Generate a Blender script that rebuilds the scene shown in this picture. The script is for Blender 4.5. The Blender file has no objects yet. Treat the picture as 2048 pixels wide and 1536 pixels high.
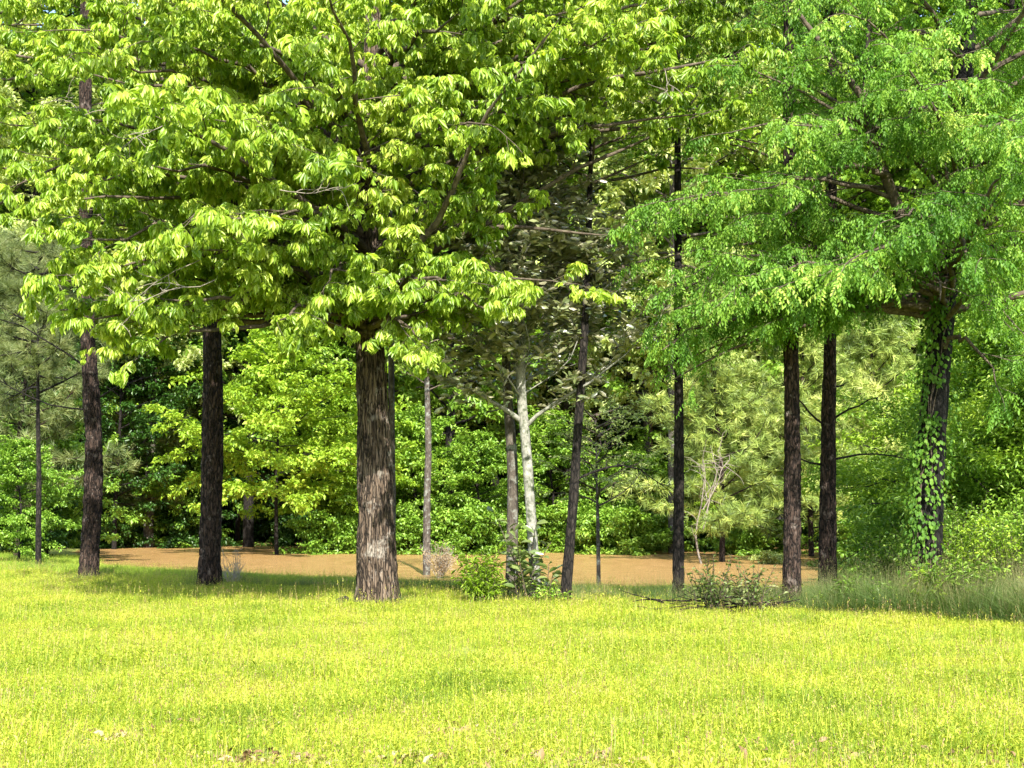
import bpy, math, random
import numpy as np
from mathutils import Vector, noise, Matrix

# ------------------------------------------------------------------ camera, sky, sun, exposure
scene = bpy.context.scene
COL = scene.collection
F = 2813.0                      # focal length in pixels of the 2048 px wide frame
HORIZON = 1005.0
CAM_Z = 1.6
PITCH = math.atan((HORIZON - 768.0) / F)
cam_data = bpy.data.cameras.new('camera')
cam_data.sensor_width = 36.0
cam_data.lens = 36.0 * F / 2048.0
cam_data.clip_end = 2000.0
cam = bpy.data.objects.new('camera', cam_data)
cam.location = (0, 0, CAM_Z)
cam.rotation_euler = (math.pi / 2 + PITCH, 0, 0)
COL.objects.link(cam)
scene.camera = cam

SUN_TO = Vector((0.12, -0.80, 0.66)).normalized()      # direction towards the sun: behind the camera, a little right
sun_el = math.asin(SUN_TO.z)
sun_az = math.atan2(SUN_TO.x, SUN_TO.y)
world = bpy.data.worlds.new('World')
scene.world = world
world.use_nodes = True
wn = world.node_tree.nodes
sky = wn.new('ShaderNodeTexSky')
sky.sky_type = 'NISHITA'
sky.sun_disc = False
sky.sun_elevation = sun_el
sky.sun_rotation = sun_az
bg = wn['Background']
bg.inputs['Strength'].default_value = 0.15
world.node_tree.links.new(sky.outputs[0], bg.inputs['Color'])
sl = bpy.data.lights.new('sun', 'SUN')
sl.energy = 5.0
sl.angle = math.radians(0.5)
sl.color = (1.0, 0.95, 0.86)
so = bpy.data.objects.new('sun', sl)
so.rotation_euler = SUN_TO.to_track_quat('Z', 'Y').to_euler()
so.location = (20, -40, 60)
COL.objects.link(so)
scene.view_settings.view_transform = 'Standard'
scene.view_settings.look = 'None'
scene.view_settings.exposure = 1.55
scene.view_settings.gamma = 1.0
scene.view_settings.use_curve_mapping = False
cy = scene.cycles
cy.max_bounces = 7
cy.diffuse_bounces = 4
cy.glossy_bounces = 2
cy.transmission_bounces = 4
cy.caustics_reflective = False
cy.caustics_refractive = False

RNG = np.random.default_rng(11)


# ------------------------------------------------------------------ helpers
def P(px, py, d):
    """world point seen at photo position (px, py) at ground distance d"""
    dx = (px - 1024.0) / F
    dy = (768.0 - py) / F
    c, s = math.cos(PITCH), math.sin(PITCH)
    ry = c - dy * s
    rz = s + dy * c
    t = d / ry
    return Vector((dx * t, d, CAM_Z + rz * t))


def project(p):
    c, s = math.cos(PITCH), math.sin(PITCH)
    x, y, z = p[:, 0], p[:, 1], p[:, 2] - CAM_Z
    dep = y * c + z * s
    up = -y * s + z * c
    return 1024 + F * x / dep, 768 - F * up / dep


def props(o, label=None, cat=None, group=None, kind=None):
    if label: o['label'] = label
    if cat: o['category'] = cat
    if group: o['group'] = group
    if kind: o['kind'] = kind
    return o


def empty(name, loc=(0, 0, 0), **kw):
    o = bpy.data.objects.new(name, None)
    o.empty_display_size = 0.3
    o.location = loc
    COL.objects.link(o)
    return props(o, **kw)


def link(name, me, parent=None, loc=None, **kw):
    o = bpy.data.objects.new(name, me)
    COL.objects.link(o)
    if parent is not None:
        o.parent = parent
    if loc is not None:
        o.location = loc
    return props(o, **kw)


def copy_tree(o, parent=None):
    c = o.copy()
    COL.objects.link(c)
    c.parent = parent
    for ch in list(o.children):
        copy_tree(ch, c)
    return c


def mesh_arr(name, v, f, mat, tint=None, smooth=False):
    """v (n,3), f (m,3) triangles or (m,4) quads"""
    v = np.ascontiguousarray(v, dtype=np.float32)
    f = np.ascontiguousarray(f, dtype=np.int32)
    me = bpy.data.meshes.new(name)
    k = f.shape[1]
    me.vertices.add(len(v))
    me.vertices.foreach_set('co', v.ravel())
    me.loops.add(f.size)
    me.loops.foreach_set('vertex_index', f.ravel())
    me.polygons.add(len(f))
    me.polygons.foreach_set('loop_start', np.arange(len(f), dtype=np.int32) * k)
    me.polygons.foreach_set('loop_total', np.full(len(f), k, dtype=np.int32))
    if smooth:
        me.polygons.foreach_set('use_smooth', np.ones(len(f), dtype=bool))
    if tint is not None:
        a = me.attributes.new('tint', 'FLOAT', 'FACE')
        a.data.foreach_set('value', np.ascontiguousarray(tint, dtype=np.float32))
    me.materials.append(mat)
    me.update()
    me.validate()
    return me


def basis(dirs, roll, up=None):
    """rotation matrices (m,3,3) whose x axis is dirs; the z axis is kept as near to `up` as it goes, then rolled"""
    d = dirs / np.linalg.norm(dirs, axis=1, keepdims=True)
    u = np.tile(np.array([0., 0., 1.]), (len(d), 1)) if up is None else up
    y = np.cross(u, d)
    n = np.linalg.norm(y, axis=1, keepdims=True)
    y = np.where(n < 1e-3, np.array([0., 1., 0.]), y / np.maximum(n, 1e-6))
    z = np.cross(d, y)
    c, s = np.cos(roll)[:, None], np.sin(roll)[:, None]
    y2 = y * c + z * s
    z2 = -y * s + z * c
    return np.stack([d, y2, z2], axis=2)


def scatter(tv, tf, R, S, T):
    """copies of a template, joined: vertices and faces"""
    m = len(T)
    v = np.einsum('mij,nj->mni', R, tv) * S[:, None, None] + T[:, None, :]
    f = tf[None] + (np.arange(m) * len(tv))[:, None, None]
    return v.reshape(-1, 3), f.reshape(-1, tf.shape[1])


def tubes(lines, sides=5):
    """lines: list of (pts (n,3), radii (n,)). returns verts, quads"""
    V, Q, off = [], [], 0
    for pts, rad in lines:
        pts = np.asarray(pts, float)
        n = len(pts)
        t = np.gradient(pts, axis=0)
        t /= np.maximum(np.linalg.norm(t, axis=1, keepdims=True), 1e-9)
        ref = np.array([0.31, 0.95, 0.05]) if abs(t[:, 1]).mean() < .8 else np.array([1., 0., 0.1])
        a = np.cross(t, ref); a /= np.linalg.norm(a, axis=1, keepdims=True)
        b = np.cross(t, a)
        ang = np.arange(sides) * 2 * math.pi / sides
        ring = (a[:, None] * np.cos(ang)[None, :, None] + b[:, None] * np.sin(ang)[None, :, None]) * np.asarray(rad)[:, None, None]
        V.append((pts[:, None] + ring).reshape(-1, 3))
        i = np.arange(n - 1)[:, None] * sides
        j = np.arange(sides)[None]
        j2 = (j + 1) % sides
        Q.append(np.stack([i + j, i + j2, i + sides + j2, i + sides + j], axis=2).reshape(-1, 4) + off)
        off += n * sides
    return np.concatenate(V), np.concatenate(Q)


# ------------------------------------------------------------------ terrain
def crest_y(x):
    return np.clip(23.6 - 0.70 * x, 17.5, 33.0)


def shore_y(x):
    return np.interp(x, [-40, -23, -16, -10, -7, -2, 3, 10, 20, 60], [88, 76, 54, 47.5, 44.5, 40.5, 39.5, 40.5, 43, 47])


WATER_Z = -0.9


def gz(x, y):
    x = np.asarray(x, float); y = np.asarray(y, float)
    yc, ys = crest_y(x), shore_y(x)
    u = np.clip((y - yc) / (ys - yc), 0, 1)
    sm = u * u * (3 - 2 * u) * 0.5 + u * 0.5
    z = WATER_Z * sm
    over = np.clip((y - ys) / 6.0, 0, 1)
    z = z - 1.1 * over
    hill = np.clip((y - 105) / 60.0, 0, 1.6)
    z = z + np.where(y > 105, 30 * hill, 0) + 0.0
    z = z + 0.03 * np.sin(x * .9 + 1.3 * np.sin(y * .5)) * np.cos(y * .7)
    return z


def gz1(x, y):
    return float(gz(np.array([x]), np.array([y]))[0])


# ------------------------------------------------------------------ materials
def nodes_of(name):
    m = bpy.data.materials.new(name)
    m.use_nodes = True
    nt = m.node_tree
    nt.nodes.clear()
    return m, nt, nt.nodes, nt.links


def ramp(nt, stops):
    r = nt.nodes.new('ShaderNodeValToRGB')
    els = r.color_ramp.elements
    while len(els) < len(stops):
        els.new(0.5)
    for e, (p, c) in zip(els, stops):
        e.position = p
        e.color = (*c, 1)
    return r


def leaf_mat(name, stops, transl=0.35, rough=0.45, spec=0.5, noise_scale=0.6, back=None, noise_amt=.5, tcol=1.25):
    m, nt, N, L = nodes_of(name)
    at = N.new('ShaderNodeAttribute'); at.attribute_name = 'tint'
    oi = N.new('ShaderNodeObjectInfo')
    geo = N.new('ShaderNodeNewGeometry')
    nz = N.new('ShaderNodeTexNoise'); nz.inputs['Scale'].default_value = noise_scale
    nz.inputs['Detail'].default_value = 2
    L.new(geo.outputs['Position'], nz.inputs['Vector'])
    a1 = N.new('ShaderNodeMath'); a1.operation = 'MULTIPLY_ADD'      # tint*0.6 + noise part
    L.new(at.outputs['Fac'], a1.inputs[0]); a1.inputs[1].default_value = 0.62
    n2 = N.new('ShaderNodeMath'); n2.operation = 'MULTIPLY_ADD'
    L.new(nz.outputs['Fac'], n2.inputs[0]); n2.inputs[1].default_value = 1.6 * noise_amt; n2.inputs[2].default_value = -.8 * noise_amt + .12
    L.new(n2.outputs[0], a1.inputs[2])
    a2 = N.new('ShaderNodeMath'); a2.operation = 'MULTIPLY_ADD'
    L.new(oi.outputs['Random'], a2.inputs[0]); a2.inputs[1].default_value = 0.14
    L.new(a1.outputs[0], a2.inputs[2])
    r = ramp(nt, stops)
    L.new(a2.outputs[0], r.inputs[0])
    col = r.outputs[0]
    if back is not None:
        mx = N.new('ShaderNodeMixRGB')
        L.new(geo.outputs['Backfacing'], mx.inputs[0]); L.new(col, mx.inputs[1]); mx.inputs[2].default_value = (*back, 1)
        col = mx.outputs[0]
    p = N.new('ShaderNodeBsdfPrincipled')
    p.inputs['Roughness'].default_value = rough
    p.inputs['Specular IOR Level'].default_value = spec
    L.new(col, p.inputs['Base Color'])
    t = N.new('ShaderNodeBsdfTranslucent')
    tm = N.new('ShaderNodeMixRGB'); tm.blend_type = 'MULTIPLY'; tm.inputs[0].default_value = 1
    L.new(col, tm.inputs[1]); tm.inputs[2].default_value = (tcol, tcol, .55, 1)
    L.new(tm.outputs[0], t.inputs['Color'])
    mix = N.new('ShaderNodeMixShader'); mix.inputs[0].default_value = transl
    L.new(p.outputs[0], mix.inputs[1]); L.new(t.outputs[0], mix.inputs[2])
    out = N.new('ShaderNodeOutputMaterial')
    L.new(mix.outputs[0], out.inputs['Surface'])
    return m


def bark_mat(name, dark, mid, light, vscale=(9, 9, 1.4), patch=None, patch_amt=.5, bump=.6, rough=.9, patch_scale=3.0, furrow=None):
    m, nt, N, L = nodes_of(name)
    geo = N.new('ShaderNodeNewGeometry')
    mp = N.new('ShaderNodeMapping'); mp.inputs['Scale'].default_value = vscale
    L.new(geo.outputs['Position'], mp.inputs['Vector'])
    nz = N.new('ShaderNodeTexNoise'); nz.inputs['Scale'].default_value = 1.6; nz.inputs['Detail'].default_value = 8
    nz.inputs['Roughness'].default_value = .7; nz.inputs['Distortion'].default_value = .7
    L.new(mp.outputs[0], nz.inputs['Vector'])
    r = ramp(nt, [(0.33, dark), (0.52, mid), (0.72, light)])
    L.new(nz.outputs['Fac'], r.inputs[0])
    col = r.outputs[0]
    height = nz.outputs['Fac']
    if furrow is not None:
        fm = N.new('ShaderNodeMapping'); fm.inputs['Scale'].default_value = furrow
        wob = N.new('ShaderNodeTexNoise'); wob.inputs['Scale'].default_value = 5; wob.inputs['Detail'].default_value = 3
        L.new(geo.outputs['Position'], wob.inputs['Vector'])
        ad = N.new('ShaderNodeVectorMath'); ad.operation = 'MULTIPLY_ADD'
        L.new(wob.outputs['Color'], ad.inputs[0]); ad.inputs[1].default_value = (.10, .10, .10); L.new(geo.outputs['Position'], ad.inputs[2])
        L.new(ad.outputs[0], fm.inputs['Vector'])
        vo = N.new('ShaderNodeTexVoronoi'); vo.feature = 'DISTANCE_TO_EDGE'; vo.inputs['Scale'].default_value = 1
        L.new(fm.outputs[0], vo.inputs['Vector'])
        fr = ramp(nt, [(.02, (.12, .12, .12)), (.16, (1, 1, 1))])
        L.new(vo.outputs['Distance'], fr.inputs[0])
        fx = N.new('ShaderNodeMixRGB'); fx.blend_type = 'MULTIPLY'; fx.inputs[0].default_value = 1
        L.new(col, fx.inputs[1]); L.new(fr.outputs[0], fx.inputs[2]); col = fx.outputs[0]
        hm = N.new('ShaderNodeMath'); hm.operation = 'MULTIPLY_ADD'
        L.new(fr.outputs[0], hm.inputs[0]); hm.inputs[1].default_value = .6; L.new(nz.outputs['Fac'], hm.inputs[2])
        height = hm.outputs[0]
    if patch is not None:
        pn = N.new('ShaderNodeTexNoise'); pn.inputs['Scale'].default_value = patch_scale; pn.inputs['Detail'].default_value = 6
        pn.inputs['Roughness'].default_value = .65
        L.new(geo.outputs['Position'], pn.inputs['Vector'])
        pr = ramp(nt, [(1 - patch_amt - .06, (0, 0, 0)), (1 - patch_amt + .06, (1, 1, 1))])
        L.new(pn.outputs['Fac'], pr.inputs[0])
        mx = N.new('ShaderNodeMixRGB'); L.new(pr.outputs[0], mx.inputs[0]); L.new(col, mx.inputs[1]); mx.inputs[2].default_value = (*patch, 1)
        col = mx.outputs[0]
    bp = N.new('ShaderNodeBump'); bp.inputs['Strength'].default_value = bump; bp.inputs['Distance'].default_value = .03
    L.new(height, bp.inputs['Height'])
    p = N.new('ShaderNodeBsdfPrincipled'); p.inputs['Roughness'].default_value = rough
    p.inputs['Specular IOR Level'].default_value = .25
    L.new(col, p.inputs['Base Color']); L.new(bp.outputs[0], p.inputs['Normal'])
    out = N.new('ShaderNodeOutputMaterial'); L.new(p.outputs[0], out.inputs['Surface'])
    return m


M = {}
M['hickory_leaf'] = leaf_mat('hickory_leaf', [(0, (.10, .20, .012)), (.3, (.24, .38, .028)), (.6, (.40, .52, .055)), (1, (.62, .66, .16))], .50, .42, .6, .5, noise_amt=.7)
M['elm_leaf'] = leaf_mat('elm_leaf', [(0, (.05, .14, .013)), (.4, (.12, .26, .026)), (.7, (.21, .37, .042)), (1, (.46, .55, .11))], .46, .5, .3, .6, noise_amt=.85)
M['magnolia_leaf'] = leaf_mat('magnolia_leaf', [(0, (.04, .06, .02)), (.45, (.12, .15, .05)), (.75, (.26, .28, .13)), (.9, (.42, .42, .26)), (1, (.36, .20, .08))], .15, .32, 1.0, 1.2, back=(.26, .25, .15), noise_amt=.2)  # palest tones paint the glare of glossy leaves into the colour
M['ivy_leaf'] = leaf_mat('ivy_leaf', [(0, (.03, .09, .010)), (.5, (.08, .18, .015)), (1, (.18, .29, .03))], .35, .6, .25, 2.0)
M['lime_leaf'] = leaf_mat('lime_leaf', [(0, (.10, .20, .015)), (.4, (.22, .36, .025)), (.7, (.34, .48, .045)), (1, (.52, .60, .12))], .40, .5, .4, .35)
M['green_leaf'] = leaf_mat('green_leaf', [(0, (.07, .15, .015)), (.4, (.16, .30, .03)), (.7, (.27, .42, .055)), (1, (.44, .55, .12))], .36, .42, .5, .35)
M['deep_leaf'] = leaf_mat('deep_leaf', [(0, (.012, .045, .006)), (.5, (.035, .10, .012)), (1, (.10, .19, .03))], .32, .42, .5, .35)  # darkened green: shade under the canopy painted into the leaf colour
M['pale_leaf'] = leaf_mat('pale_leaf', [(0, (.22, .29, .08)), (.5, (.40, .48, .16)), (1, (.60, .63, .30))], .36, .5, .4, .35)
M['needle'] = leaf_mat('needle', [(0, (.06, .09, .03)), (.4, (.21, .30, .06)), (.7, (.39, .47, .11)), (1, (.58, .60, .20))], .25, .45, .4, .5, noise_amt=.9)
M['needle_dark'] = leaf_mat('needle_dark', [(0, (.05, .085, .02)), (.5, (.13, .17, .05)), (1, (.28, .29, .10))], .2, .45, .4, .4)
M['grass'] = leaf_mat('grass', [(0, (.05, .10, .012)), (.28, (.21, .31, .024)), (.52, (.39, .45, .038)), (.8, (.56, .55, .085)), (.92, (.42, .32, .16)), (1, (.30, .17, .10))], .42, .5, .35, .7, noise_amt=.5)
M['wild_grass'] = leaf_mat('wild_grass', [(0, (.04, .09, .018)), (.5, (.10, .17, .035)), (.85, (.22, .25, .09)), (1, (.34, .28, .14))], .36, .5, .35, .7)
M['straw'] = leaf_mat('straw', [(0, (.16, .10, .05)), (.5, (.32, .23, .12)), (1, (.52, .42, .25))], .2, .6, .3, 1.0)
M['litter'] = leaf_mat('litter', [(0, (.10, .05, .02)), (.5, (.28, .18, .09)), (1, (.52, .42, .28))], .1, .6, .3, 1.5)
M['hickory_bark'] = bark_mat('hickory_bark', (.028, .019, .012), (.115, .082, .056), (.25, .195, .15), (13, 13, 1.1), patch=(.27, .24, .20), patch_amt=.38, patch_scale=4, bump=1, furrow=(20, 20, 2.0))
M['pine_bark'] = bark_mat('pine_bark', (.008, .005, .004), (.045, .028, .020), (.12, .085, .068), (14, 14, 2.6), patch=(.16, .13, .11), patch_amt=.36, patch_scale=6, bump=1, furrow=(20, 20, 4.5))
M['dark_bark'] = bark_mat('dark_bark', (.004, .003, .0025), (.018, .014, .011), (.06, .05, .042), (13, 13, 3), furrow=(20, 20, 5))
M['elm_bark'] = bark_mat('elm_bark', (.003, .003, .002), (.010, .009, .007), (.028, .025, .02), (13, 13, 3), furrow=(18, 18, 5))  # darker than dark_bark: shade of the crown is put into the colour
M['lichen_bark'] = bark_mat('lichen_bark', (.02, .016, .013), (.07, .058, .045), (.17, .15, .12), (10, 10, 4), patch=(.20, .21, .18), patch_amt=.40, patch_scale=7)
M['magnolia_bark'] = bark_mat('magnolia_bark', (.10, .10, .08), (.24, .235, .20), (.37, .36, .31), (7, 7, 6), patch=(.07, .08, .05), patch_amt=.44, bump=.3, patch_scale=9)
M['twig'] = bark_mat('twig', (.03, .022, .015), (.09, .07, .05), (.17, .14, .10), (8, 8, 8))
M['grey_twig'] = bark_mat('grey_twig', (.10, .085, .065), (.22, .19, .15), (.34, .30, .25), (8, 8, 8))
M['pale_twig'] = bark_mat('pale_twig', (.20, .17, .13), (.36, .32, .26), (.50, .46, .40), (8, 8, 8))


def ground_material():
    m, nt, N, L = nodes_of('lawn_soil')
    geo = N.new('ShaderNodeNewGeometry')
    n1 = N.new('ShaderNodeTexNoise'); n1.inputs['Scale'].default_value = 9; n1.inputs['Detail'].default_value = 8; n1.inputs['Roughness'].default_value = .75
    L.new(geo.outputs['Position'], n1.inputs['Vector'])
    r = ramp(nt, [(.3, (.09, .12, .02)), (.5, (.20, .24, .035)), (.72, (.34, .32, .08))])
    L.new(n1.outputs['Fac'], r.inputs[0])
    bp = N.new('ShaderNodeBump'); bp.inputs['Strength'].default_value = .8; bp.inputs['Distance'].default_value = .04
    L.new(n1.outputs['Fac'], bp.inputs['Height'])
    p = N.new('ShaderNodeBsdfPrincipled'); p.inputs['Roughness'].default_value = .95
    L.new(r.outputs[0], p.inputs['Base Color']); L.new(bp.outputs[0], p.inputs['Normal'])
    out = N.new('ShaderNodeOutputMaterial'); L.new(p.outputs[0], out.inputs['Surface'])
    return m


def water_material():
    m, nt, N, L = nodes_of('muddy_water')
    geo = N.new('ShaderNodeNewGeometry')
    mp = N.new('ShaderNodeMapping'); mp.inputs['Scale'].default_value = (.5, 1.6, 1)
    L.new(geo.outputs['Position'], mp.inputs['Vector'])
    n1 = N.new('ShaderNodeTexNoise'); n1.inputs['Scale'].default_value = 2.2; n1.inputs['Detail'].default_value = 7; n1.inputs['Roughness'].default_value = .65
    L.new(mp.outputs[0], n1.inputs['Vector'])
    r = ramp(nt, [(.3, (.22, .13, .05)), (.5, (.33, .195, .075)), (.7, (.46, .30, .14))])
    L.new(n1.outputs['Fac'], r.inputs[0])
    bp = N.new('ShaderNodeBump'); bp.inputs['Strength'].default_value = .8; bp.inputs['Distance'].default_value = .12
    L.new(n1.outputs['Fac'], bp.inputs['Height'])
    p = N.new('ShaderNodeBsdfPrincipled'); p.inputs['Roughness'].default_value = .22
    p.inputs['IOR'].default_value = 1.33
    L.new(r.outputs[0], p.inputs['Base Color']); L.new(bp.outputs[0], p.inputs['Normal'])
    out = N.new('ShaderNodeOutputMaterial'); L.new(p.outputs[0], out.inputs['Surface'])
    return m


# ------------------------------------------------------------------ ground and water
def grid(name, xs, ys, zf, mat):
    X, Y = np.meshgrid(xs, ys)
    Z = zf(X, Y)
    v = np.stack([X.ravel(), Y.ravel(), Z.ravel()], 1)
    nx = len(xs)
    i = (np.arange(len(ys) - 1)[:, None] * nx + np.arange(nx - 1)[None]).ravel()
    f = np.stack([i, i + 1, i + nx + 1, i + nx], 1)
    return mesh_arr(name, v, f, mat, smooth=True)


xs = np.concatenate([np.linspace(-500, -50, 12), np.linspace(-45, 45, 181), np.linspace(50, 500, 12)])
ys = np.concatenate([np.linspace(-200, -10, 8), np.linspace(0, 60, 151), np.linspace(62, 200, 60), np.linspace(230, 700, 8)])
link('ground', grid('ground', xs, ys, gz, ground_material()), kind='structure')
wx = np.linspace(-160, 160, 60); wy = np.linspace(30, 112, 60)
link('water', grid('water', wx, wy, lambda X, Y: np.full_like(X, WATER_Z), water_material()), kind='structure')


# ------------------------------------------------------------------ leaf templates
def leaflet(L=.16, W=.06, fold=.25, curl=.25, detail=True, wide=.55):
    """blade along +x, upper side +z"""
    if detail == 'mid':
        v = np.array([(0, 0, 0), (L * wide, W * .5, W * fold - curl * L * .25), (L, 0, -curl * L), (L * wide, -W * .5, W * fold - curl * L * .25), (L * wide, 0, -curl * L * .2)])
        f = np.array([(0, 4, 1), (0, 3, 4), (1, 4, 2), (4, 3, 2)])
    elif detail:
        c = [(0, 0, 0), (L * .38, 0, -curl * L * .08), (L * .72, 0, -curl * L * .35), (L, 0, -curl * L)]
        w1, w2 = W * .42, W * .5
        e = W * fold
        v = np.array(c + [(L * .33, w1, e - curl * L * .05), (L * .33, -w1, e - curl * L * .05), (L * .68, w2 * 1.0, e - curl * L * .32), (L * .68, -w2, e - curl * L * .32)])
        f = np.array([(0, 1, 4), (0, 5, 1), (4, 1, 2), (4, 2, 6), (1, 5, 7), (1, 7, 2), (6, 2, 3), (2, 7, 3)])
    else:
        v = np.array([(0, 0, 0), (L * wide, W * .5, W * fold), (L, 0, -curl * L), (L * wide, -W * .5, W * fold)])
        f = np.array([(0, 2, 1), (0, 3, 2)])
    return v, f


def rotm(ax, a):
    return np.array(Matrix.Rotation(a, 3, ax))


def join(parts):
    V, Fc, o = [], [], 0
    for v, f in parts:
        V.append(v); Fc.append(f + o); o += len(v)
    return np.concatenate(V), np.concatenate(Fc)


def compound_leaf(seed, detail=True):
    """hickory leaf: arching stalk, five hanging leaflets"""
    r = random.Random(seed)
    parts = []
    stalk = [(0, 0, 0), (.05, 0, .012), (.09, 0, .0), (.12, 0, -.03)]
    if detail is True:
        sv, sf = tubes([(stalk, [.003, .0028, .0025, .002])], 3)
        parts.append((sv, np.concatenate([sf[:, [0, 1, 2]], sf[:, [0, 2, 3]]])))
    else:
        parts.append((np.array([(0, .002, 0), (0, -.002, 0), (.12, 0, -.03)]), np.array([(0, 1, 2)])))
    for at, yaw, L, W in ((3, 0, .21, .062), (3, .8, .19, .056), (3, -.8, .19, .056), (2, 1.5, .14, .042), (2, -1.5, .14, .042)):
        v, f = leaflet(L * r.uniform(.85, 1.1), W * r.uniform(.85, 1.1), r.uniform(.1, .3), r.uniform(.15, .4), detail)
        v = v @ (rotm('Z', yaw + r.uniform(-.15, .15)) @ rotm('Y', r.uniform(.8, 1.5)) @ rotm('X', r.uniform(-.5, .5))).T
        parts.append((v + np.array(stalk[at]), f))
    return join(parts)


def spray_leaf(seed, n=9, L=.30, ll=.062, lw=.028, detail=False):
    """a drooping twig with leaflets left and right"""
    r = random.Random(seed)
    pts = [np.array((L * t, 0, -L * .35 * t * t)) for t in np.linspace(0, 1, 5)]
    if detail:
        sv, sf = tubes([(pts, [.002] * 5)], 3)
        parts = [(sv, np.concatenate([sf[:, [0, 1, 2]], sf[:, [0, 2, 3]]]))]
    else:
        parts = [(np.array([(0, .002, 0), (0, -.002, 0), (L, 0, -.35 * L)]), np.array([(0, 1, 2)]))]
    for k in range(n):
        t = (k + 1) / n
        p = np.array((L * t, 0, -L * .35 * t * t))
        s = 1 if k % 2 else -1
        yaw = s * r.uniform(.6, 1.0) if k < n - 1 else 0
        v, f = leaflet(ll * r.uniform(.8, 1.2), lw * r.uniform(.85, 1.2), .2, .3, detail)
        v = v @ (rotm('Z', yaw) @ rotm('Y', r.uniform(.2, .9)) @ rotm('X', r.uniform(-.5, .5))).T
        parts.append((v + p, f))
    return join(parts)


def whorl(seed, n=7, L=.19, W=.06):
    """magnolia: stiff leaves held round a twig end"""
    r = random.Random(seed)
    parts = []
    for k in range(n):
        v, f = leaflet(L * r.uniform(.75, 1.15), W * r.uniform(.85, 1.1), .2, r.uniform(-.1, .25), True)
        v = v @ (rotm('X', k * 2.4 + r.uniform(-.3, .3)) @ rotm('Y', -r.uniform(.35, 1.2)) @ rotm('X', r.uniform(-.3, .3))).T
        parts.append((v + np.array((r.uniform(-.06, 0), 0, 0)), f))
    return join(parts)


def needle_tuft(seed, n=16, L=.26, W=.006):
    r = random.Random(seed)
    V, Fc = [], []
    for k in range(n):
        a, b = r.uniform(0, 6.283), r.uniform(.2, 1.25)
        d = np.array((math.cos(b), math.sin(b) * math.cos(a), math.sin(b) * math.sin(a)))
        l = L * r.uniform(.7, 1.1)
        s = np.cross(d, (r.uniform(-1, 1), r.uniform(-1, 1), r.uniform(-1, 1))); s /= np.linalg.norm(s)
        tip = d * l + np.array((0, 0, 0))
        V += [-s * W / 2, s * W / 2, tip]
        Fc.append((3 * k, 3 * k + 1, 3 * k + 2))
    return np.array(V), np.array(Fc)


# ------------------------------------------------------------------ branching
def unit(v):
    v = np.asarray(v, float)
    return v / max(np.linalg.norm(v), 1e-9)


def limb_line(start, d, length, rng, n=9, wob=.18, lift=0.0, droop=.0):
    pts = [np.array(start, float)]
    d = unit(d)
    st = length / (n - 1)
    for i in range(n - 1):
        t = i / (n - 1)
        d = unit(d + rng.normal(0, wob, 3) * (.6 + t) + np.array([0, 0, lift * (1 - t) - droop * t]))
        pts.append(pts[-1] + d * st)
    return np.array(pts)


def at_line(pts, t):
    x = t * (len(pts) - 1)
    i = min(int(x), len(pts) - 2)
    return pts[i] + (pts[i + 1] - pts[i]) * (x - i), unit(pts[i + 1] - pts[i])


def dress_limb(main, r0, rng, sec_gap=.34, sec_len=(1.7, .7), tert=True, leaf_gap=.09, start=.22, flat=.55, droop=.10, tip_only=False, sec_r=.012, tips=(8, 4)):
    """side branches and twigs of a limb. returns (lines for tubes, leaf positions, leaf directions)"""
    L = np.linalg.norm(np.diff(main, axis=0), axis=1).sum()
    lines, LP, LD = [], [], []
    n = max(3, int(L * (1 - start) / sec_gap))
    side = 1
    for k in range(n + 1):
        t = start + (1 - start) * k / n
        p, d = at_line(main, min(t, .999))
        side = -side
        out = unit(np.cross(d, (0, 0, 1))) * side
        out = out + rng.normal(0, .35, 3) * np.array([1, 1, flat])
        sd = unit(out * rng.uniform(.6, 1.1) + d * rng.uniform(.5, 1.0) + np.array([0, 0, rng.uniform(-.15, .35)]))
        if k == n:
            sd = d
        sl = (sec_len[0] + (sec_len[1] - sec_len[0]) * t) * rng.uniform(.6, 1.25)
        sl = min(sl, L * .7)
        sp = limb_line(p, sd, sl, rng, 6, .16, .05, droop)
        lines.append((sp, np.linspace(sec_r * (1.3 - .6 * t), .004, 6)))
        hosts = [(sp, .35)]
        if tert:
            m = max(2, int(sl / .30))
            for q in range(m):
                tt = .2 + .75 * q / m
                p2, d2 = at_line(sp, tt)
                s2 = 1 if q % 2 else -1
                td = unit(np.cross(d2, (0, 0, 1)) * s2 * rng.uniform(.5, 1) + d2 * .7 + rng.normal(0, .25, 3))
                tp = limb_line(p2, td, rng.uniform(.25, .6), rng, 4, .15, 0, droop)
                lines.append((tp, np.linspace(.005, .0025, 4)))
                hosts.append((tp, .15))
        for hp, h0 in hosts:
            hl = np.linalg.norm(np.diff(hp, axis=0), axis=1).sum()
            if tip_only:
                ts = [1 - abs(rng.normal(0, .06)) for _ in range(tips[0])] + [rng.uniform(.35, 1) for _ in range(tips[1])]
            else:
                ts = np.arange(h0, 1.0, leaf_gap / hl)
            for tt in ts:
                p3, d3 = at_line(hp, min(max(tt, 0), .999))
                LP.append(p3)
                a = rng.uniform(0, 6.283)
                LD.append(unit(np.array([math.cos(a), math.sin(a), rng.uniform(-.5, .45)]) + d3 * .55))
    return lines, np.array(LP), np.array(LD)


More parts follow.
